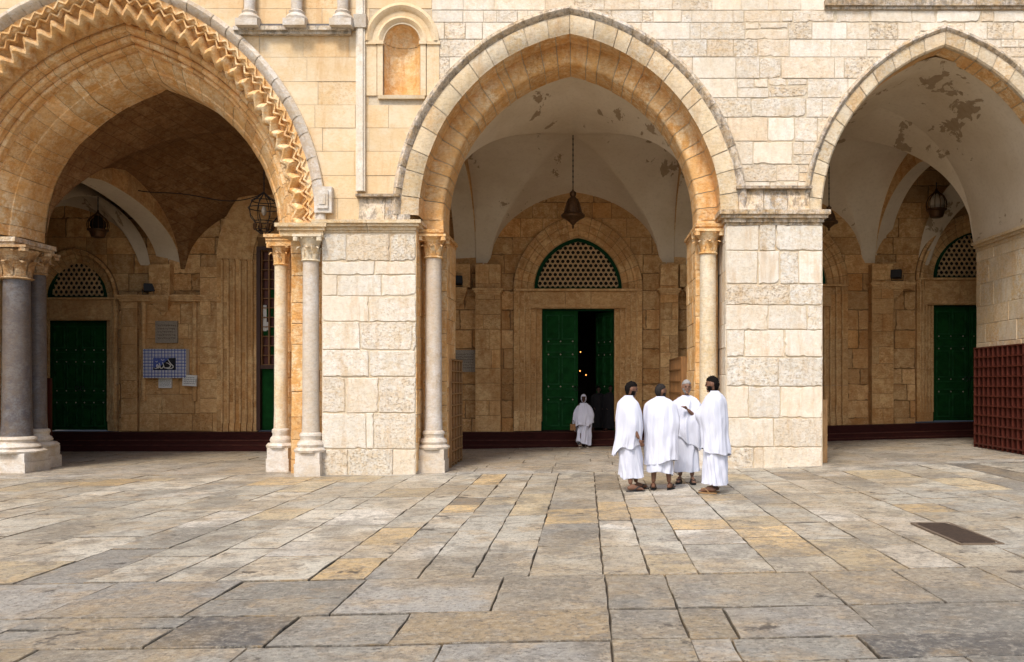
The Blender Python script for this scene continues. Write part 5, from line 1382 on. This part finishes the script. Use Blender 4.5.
    def shell(name, mat, test, grow, rough, sc_=(1.0, 1.0, 1.0), dz=0):
        vs, fs = ellipsoid((0, 0, 0), (.076 * k, .098 * k, .120 * k), 56, 44, dfm); keep = [test(Vector((v.x / (.076 * k), v.y / (.098 * k), v.z / (.12 * k)))) for v in vs]
        out = []
        for i, v in enumerate(vs):
            n_ = v.normalized(); q = noise.noise(v * 60) * rough + noise.noise(v * 130) * rough * .6
            out.append(hm @ (v + n_ * ((grow + q) if keep[i] else -.01)))
        ff = [f for f in fs if sum(keep[i] for i in f) >= 2]
        mb = MB(); mb.add(out, ff, smooth=True); o = mb.build(name, mat, sharp=180); o.parent = t
    if hair: shell('hair', hair, lambda p: p.z > .34 + (.5 * p.y if p.y < 0 else .25 * p.y) - (1.0 if p.y < -.35 else 0) and not (p.y > .55 and p.z < .50), .009, hair_rough)
    if beard: shell('beard', beard, lambda p: p.y > .02 and p.z < -.42 + (.26 if abs(p.x) > .62 else 0) and p.z > -1.1 and not (abs(p.x) < .30 and -.50 < p.z < -.40 and p.y > .5), .006, .006)
    if sandals:
        for sx, foot in ((1, feet[0]), (-1, feet[1])):
            fx, fy, fz = foot; yaw = sx * -.18; fd = Vector((-math.sin(yaw), math.cos(yaw), 0)); sd = Vector((fd.y, -fd.x, 0)); mb = MB(); n = 16; out = []
            for lev in (0, .018):
                for i in range(n):
                    a_ = 2 * math.pi * i / n; w = .046 + .006 * math.sin(a_); p = Vector((fx, fy, fz - .018 + lev)) + fd * (.085 + .145 * math.sin(a_)) + sd * w * math.cos(a_); out.append(p)
            mb.add(out, [tuple(range(n - 1, -1, -1)), tuple(range(n, 2 * n))] + [(i, (i + 1) % n, n + (i + 1) % n, n + i) for i in range(n)])
            c = Vector((fx, fy, fz)); mb.tube([c + fd * .18 + Vector((0, 0, .045)), c + fd * .12 + sd * .03 + Vector((0, 0, .06)), c + fd * .05 + sd * .045 + Vector((0, 0, .005))], .008, 6); mb.tube([c + fd * .18 + Vector((0, 0, .045)), c + fd * .12 - sd * .03 + Vector((0, 0, .06)), c + fd * .05 - sd * .045 + Vector((0, 0, .005))], .008, 6)
            o = mb.build('sandal', 'rubber' if sandals is True else sandals); o.parent = t
    return t, k, hm
def drape(t, name, mat, rings, seed, fold=(.006, .018), hem=.03, twist=1.0, n=120, ks=(4, 7, 11, 16), sub=10, holes=None, thick=.006, diag=0.0, bulges=()):
    """rings: (z, cx, cy, rx, ry) top to bottom, smoothly interpolated; folds deepen towards the hem"""
    r_ = random.Random(seed); ph = [r_.uniform(0, 6.28) for _ in ks]; am = [r_.uniform(.5, 1.0) / (1 + .12 * k_) for k_ in ks]; hp = [r_.uniform(0, 6.28) for _ in range(3)]
    m = (len(rings) - 1) * sub; pts = []
    def cr(a_, b_, c_, d_, u): return .5 * ((2 * b_) + (-a_ + c_) * u + (2 * a_ - 5 * b_ + 4 * c_ - d_) * u * u + (-a_ + 3 * b_ - 3 * c_ + d_) * u ** 3)
    rows = []
    for j in range(m + 1):
        i = min(j // sub, len(rings) - 2); u = (j - i * sub) / sub
        a_, b_, c_, d_ = rings[max(i - 1, 0)], rings[i], rings[i + 1], rings[min(i + 2, len(rings) - 1)]
        rows.append([cr(a_[q], b_[q], c_[q], d_[q], u) for q in range(5)])
    vs = []
    for j, (z, cx, cy, rx, ry) in enumerate(rows):
        tt = j / m; A = fold[0] + (fold[1] - fold[0]) * tt ** .8; A *= min(1, tt * 6)
        for i in range(n):
            th = 2 * math.pi * i / n; f_ = 0
            tw = th + twist * .35 * math.sin(tt * 2.2 + ph[0]) + diag * .35 * tt
            q1 = noise.noise(Vector((math.cos(tw) * 2.1 + seed, math.sin(tw) * 2.1, z * .55)))
            q2 = noise.noise(Vector((math.cos(tw) * 5.2, math.sin(tw) * 5.2 + seed, z * 1.0 + 7)))
            q3 = noise.noise(Vector((math.cos(th) * 3.0 + seed, math.sin(th) * 3.0, z * 5.5)))
            q4 = noise.noise(Vector((math.cos(tw) * 11, math.sin(tw) * 11 + seed, z * 2.2 + 3)))
            f_ = 2.2 * q1 + (.12 + .75 * tt ** 1.5) * (abs(q2) * 2 - .45) + .9 * q3 + .06 * q4
            x = cx + (rx + A * f_) * math.cos(th); y = cy + (ry + A * f_) * math.sin(th)
            for (bx, by, bz_, br, ba) in bulges:
                dx, dy, dz = x - bx, y - by, z - bz_; dd = (dx * dx + dy * dy + dz * dz) / (br * br)
                if dd < 4: e = math.exp(-dd * 1.5) * ba; l_ = math.hypot(x - cx, y - cy) + 1e-6; x += (x - cx) / l_ * e; y += (y - cy) / l_ * e
            zz = z + hem * (tt ** 6) * (math.sin(th + hp[0]) + .5 * math.sin(2 * th + hp[1]) + .25 * math.sin(5 * th + hp[2]))
            zz += .012 * noise.noise(Vector((x * 6, y * 6, z * 3 + seed))) * (1 - tt) * min(1, tt * 5)
            vs.append((x, y, zz))
    fs = [(j * n + i, (j + 1) * n + i, (j + 1) * n + (i + 1) % n, j * n + (i + 1) % n) for j in range(m) for i in range(n)]
    # inner layer for thickness
    N0 = len(vs); inn = []
    for j, (z, cx, cy, rx, ry) in enumerate(rows):
        for i in range(n):
            v = vs[j * n + i]; l_ = math.hypot(v[0] - cx, v[1] - cy) + 1e-6; q = max(0, 1 - thick / l_); inn.append((cx + (v[0] - cx) * q, cy + (v[1] - cy) * q, v[2] - (.0)))
    fs += [(N0 + j * n + (i + 1) % n, N0 + (j + 1) * n + (i + 1) % n, N0 + (j + 1) * n + i, N0 + j * n + i) for j in range(m) for i in range(n)]
    fs += [(m * n + i, N0 + m * n + i, N0 + m * n + (i + 1) % n, m * n + (i + 1) % n) for i in range(n)]
    fs += [(i, (i + 1) % n, N0 + (i + 1) % n, N0 + i) for i in range(n)]
    mb = MB(); mb.add(vs + inn, fs, smooth=True); o = mb.build(name, mat, sharp=80); o.parent = t; return o
MG = 'four men in white towel wraps talking in front of the right pier'
def gl(x, y): return (x, y, g(x) + .02)
def RS(q, rings): return [tuple(v * q for v in r) for r in rings]
UK, LK = (2, 3, 5, 8, 13), (3, 5, 8, 12)
# man 1: profile to the right, hand at his side
t, k, hm = person('man in white wraps leftmost of the four, black hair and beard, facing right', gl(.64, -3.15), R(-72), 1.60, 'skin', ((.262, .07, .77), (.19, -.02, .98)), ((-.10, .10, .85), (-.17, -.02, 1.0)), head_turn=R(-5), head_tilt=R(-14), hair='hair_black', beard='hair_black', feet=((.12, -.02, 0), (-.10, .16, 0)), lean=(0, .0), group=MG)
drape(t, 'upper_wrap', 'white_cloth', RS(.945, [(1.50, 0, .005, .062, .065), (1.475, 0, -.005, .085, .082), (1.435, 0, -.01, .150, .115), (1.36, 0, -.01, .232, .160), (1.15, 0, 0, .262, .20), (.92, 0, .0, .245, .215), (.68, 0, -.03, .215, .235)]), 3, (.004, .022), .11, .9, ks=UK, diag=1.0, bulges=((.24, 0, 1.0, .14, .02),))
drape(t, 'lower_wrap', 'white_cloth', RS(.945, [(1.0, 0, 0, .17, .14), (.75, 0, .0, .195, .175), (.45, 0, .03, .185, .20), (.22, 0, .05, .18, .205)]), 13, (.004, .024), .035, .8, ks=LK)
# man 2: back to the viewer
t, k, hm = person('man in white wraps with his back turned and cropped dark hair, second from the left', gl(1.12, -3.1), R(-14), 1.555, 'skin', ((.10, .14, 1.0), (.18, .0, .98)), ((-.10, .14, 1.0), (-.18, .0, .98)), head_turn=R(-48), hair='hair_mixed', beard='hair_mixed', feet=((.13, .02, 0), (-.10, -.03, 0)), group=MG, hair_rough=.004)
drape(t, 'upper_wrap', 'white_cloth', RS(.955, [(1.46, 0, .005, .062, .065), (1.435, 0, -.005, .090, .082), (1.395, 0, -.01, .165, .115), (1.31, 0, -.01, .240, .145), (1.08, .01, 0, .272, .18), (.80, .015, 0, .265, .185), (.43, .02, 0, .272, .195)]), 23, (.003, .020), .035, .6, ks=UK, diag=.5, bulges=((.24, 0, 1.0, .15, .02),))
drape(t, 'lower_wrap', 'white_cloth', RS(.955, [(.95, 0, 0, .18, .14), (.7, 0, .0, .20, .16), (.45, 0, .0, .205, .17), (.25, 0, .0, .205, .17)]), 33, (.004, .02), .03, .8, ks=LK)
# man 3: facing the viewer, hand on chest
t, k, hm = person('grey haired bearded man in white wraps facing the viewer with a hand at his chest', gl(1.61, -2.25), R(172), 1.61, 'skin_light', ((.05, .09, .93), (.17, -.02, .98)), ((-.02, .225, 1.17), (-.17, .05, 1.02), (.02, 0, .03)), head_turn=R(14), head_tilt=R(-6), hair='hair_grey', beard='hair_grey', feet=((.10, .02, 0), (-.09, .06, 0)), group=MG, hair_rough=.004)
drape(t, 'upper_wrap', 'white_cloth', RS(.955, [(1.455, 0, .01, .072, .07), (1.435, 0, .0, .095, .085), (1.395, 0, -.01, .165, .118), (1.31, 0, 0, .240, .150), (1.12, 0, .0, .268, .19), (.95, 0, .02, .255, .195), (.72, -.02, .02, .228, .19)]), 43, (.004, .024), .11, 1.4, ks=UK, diag=2.2, bulges=((-.22, .08, 1.0, .13, .03),))
drape(t, 'lower_wrap', 'white_cloth', RS(.955, [(1.0, 0, 0, .18, .14), (.8, 0, .0, .20, .17), (.45, 0, .0, .20, .18), (.17, 0, .0, .215, .19)]), 53, (.006, .020), .02, .8, ks=(2, 3, 5, 9))
# man 4: back three quarter, facing left
t, k, hm = person('tall man in white wraps with curly black hair, rightmost of the four by the pier', gl(1.87, -3.6), R(52), 1.65, 'skin', ((.08, .15, 1.05), (.17, .02, 1.05)), ((-.08, .15, 1.05), (-.17, .02, 1.05)), head_turn=R(20), head_tilt=R(-6), hair='hair_black', beard='hair_black', feet=((.10, .03, 0), (-.10, -.03, 0)), group=MG, hair_rough=.014, sandals='wood_light')
drape(t, 'upper_wrap', 'white_cloth', RS(.94, [(1.56, 0, .005, .062, .065), (1.53, 0, -.005, .088, .082), (1.49, 0, -.01, .155, .115), (1.40, 0, -.01, .225, .155), (1.18, 0, .02, .245, .21), (.92, 0, .0, .228, .20), (.60, 0, -.02, .228, .205)]), 63, (.003, .018), .05, .8, ks=UK, diag=.8, bulges=((-.15, .2, 1.12, .14, .05),))
drape(t, 'lower_wrap', 'white_cloth', RS(.94, [(1.0, 0, 0, .17, .14), (.8, 0, .0, .195, .165), (.45, 0, .0, .20, .175), (.13, 0, .0, .205, .185)]), 73, (.004, .024), .015, .8, ks=LK)
# woman coming off the steps
X_, Y_ = -.06, 6.12; Q = .90
t, k, hm = person('woman in white headscarf and robe walking away from the green doors', (X_, Y_, g(X_) + .02), R(180), 1.44 * Q, 'skin_dark', ((.17 * Q, .17 * Q, .62 * Q), (.20 * Q, .03, .84 * Q)), ((-.18 * Q, .05, .62 * Q), (-.20 * Q, .0, .84 * Q)), head_tilt=R(-6), feet=((.07, .14, 0), (-.07, -.06, .0)), sandals='white_stone', vox=.007)
# headscarf: a hood round the face and a cape to the hips
def veil(t, k, hm):
    mb = MB(); n = 40; m = 24; vs = []
    for j in range(m + 1):
        e = math.pi * (j / m) * .98 - math.pi / 2 * .96
        for i in range(n):
            a_ = 2 * math.pi * i / n; p = Vector((math.cos(a_) * math.cos(e), math.sin(a_) * math.cos(e), math.sin(e))); q = Vector((p.x * .096 * k, p.y * .122 * k - .006, p.z * .145 * k)); vs.append(hm @ q)
    fs = []
    for j in range(m):
        for i in range(n):
            q = [j * n + i, j * n + (i + 1) % n, (j + 1) * n + (i + 1) % n, (j + 1) * n + i]
            ok = True
            for w in q:
                lv = hm.inverted() @ vs[w]
                if lv.y > .055 * k and abs(lv.x) < .055 * k and -.08 * k < lv.z < .060 * k: ok = False
            if ok: fs.append(tuple(q))
    mb.add(vs, fs, smooth=True); o = mb.build('headscarf', 'white_cotton', sharp=180); o.parent = t
veil(t, k, hm)
drape(t, 'cape', 'white_cotton', RS(Q, [(1.235, 0, .012, .085, .088), (1.20, 0, .005, .115, .105), (1.14, 0, 0, .185, .135), (1.02, 0, .0, .250, .17), (.85, 0, .02, .285, .20), (.58, .02, .03, .285, .21)]), 83, (.006, .03), .09, 1.2, ks=(3, 6, 9, 13))
drape(t, 'robe', 'white_cotton', RS(Q, [(.95, 0, 0, .17, .14), (.7, 0, .01, .205, .17), (.4, 0, .02, .19, .18), (.09, .02, .04, .195, .22)]), 93, (.008, .034), .04, .8, ks=(3, 5, 8, 12))
b_ = thing('hand_bag', (X_ - .26, Y_ - .14, .42), 'small brown bag carried by the woman in the white headscarf', 'bag')
mb = MB(); mb.box(X_ - .34, X_ - .20, Y_ - .20, Y_ - .12, .46, .62); mb.build('pouch', 'wood', b_)
mb = MB(); mb.tube([(X_ - .32, Y_ - .16, .62), (X_ - .29, Y_ - .16, .71), (X_ - .25, Y_ - .16, .71), (X_ - .22, Y_ - .16, .62)], .008, 6); mb.build('strap', 'wood_dark', b_)
# two shaded figures inside the doorway
for X_, Y_, H_, lab, sd in ((.34, 7.62, 1.15, 'person in black robes standing in the shaded doorway nearer the dark gap', 101), (.66, 7.42, 1.18, 'person in black robes standing in the shaded doorway nearest its right jamb', 111)):
    t, k, hm = person(lab, (X_, Y_, .39), R(180), H_, 'skin_dark', ((.12, .12, .6), (.15, .0, .7)), ((-.12, .12, .6), (-.15, .0, .7)), hair='hair_black', sandals=False, group='figures in the dark doorway', vox=.012)
    drape(t, 'robe', 'dark_cloth', [(H_ * .855, 0, 0, .06, .06), (H_ * .83, 0, 0, .13, .09), (H_ * .78, 0, 0, .19, .13), (H_ * .6, 0, 0, .21, .17), (.4, 0, 0, .2, .17), (.06, 0, 0, .22, .19)], sd, (.004, .02), .01)

# ------------------------------------------------------------------ camera, light
cam = bpy.data.cameras.new('camera'); co = bpy.data.objects.new('camera', cam); COL.objects.link(co)
cam.sensor_width = 36; cam.lens = F / 1024 * 36; co.location = (0, -D, EYE); co.rotation_euler = (R(90), 0, 0)
cam.shift_x = (512 - 586) / 1024; cam.shift_y = (383 - 331) / 1024; cam.clip_start = .1; cam.clip_end = 1000
sc.camera = co
w = bpy.data.worlds.new('World'); sc.world = w; w.use_nodes = True; nt = w.node_tree
sky = nt.nodes.new('ShaderNodeTexSky'); sky.sky_type = 'NISHITA'; sky.sun_disc = False; sky.air_density = 1.0; sky.dust_density = 3.0; sky.ozone_density = 1.0
EL, AZ = R(52), R(200)         # direction towards the sun, azimuth clockwise from +Y
sky.sun_elevation = EL; sky.sun_rotation = AZ
bg = nt.nodes['Background']; bg.inputs[1].default_value = .14; nt.links.new(sky.outputs[0], bg.inputs[0])
sl = bpy.data.lights.new('sun', 'SUN'); sl.energy = 1.7; sl.angle = R(12); sl.color = (1, .95, .88); so = bpy.data.objects.new('sun', sl); COL.objects.link(so)
d = Vector((math.sin(AZ) * math.cos(EL), math.cos(AZ) * math.cos(EL), math.sin(EL))); so.rotation_euler = d.to_track_quat('Z', 'Y').to_euler(); so.location = d * 40
vs_ = sc.view_settings; vs_.view_transform = 'Standard'; vs_.look = 'None'; vs_.gamma = 1; vs_.exposure = 0.70
sc.cycles.max_bounces = 8; sc.cycles.diffuse_bounces = 5; sc.cycles.use_denoising = True
sc.cycles.use_adaptive_sampling = True
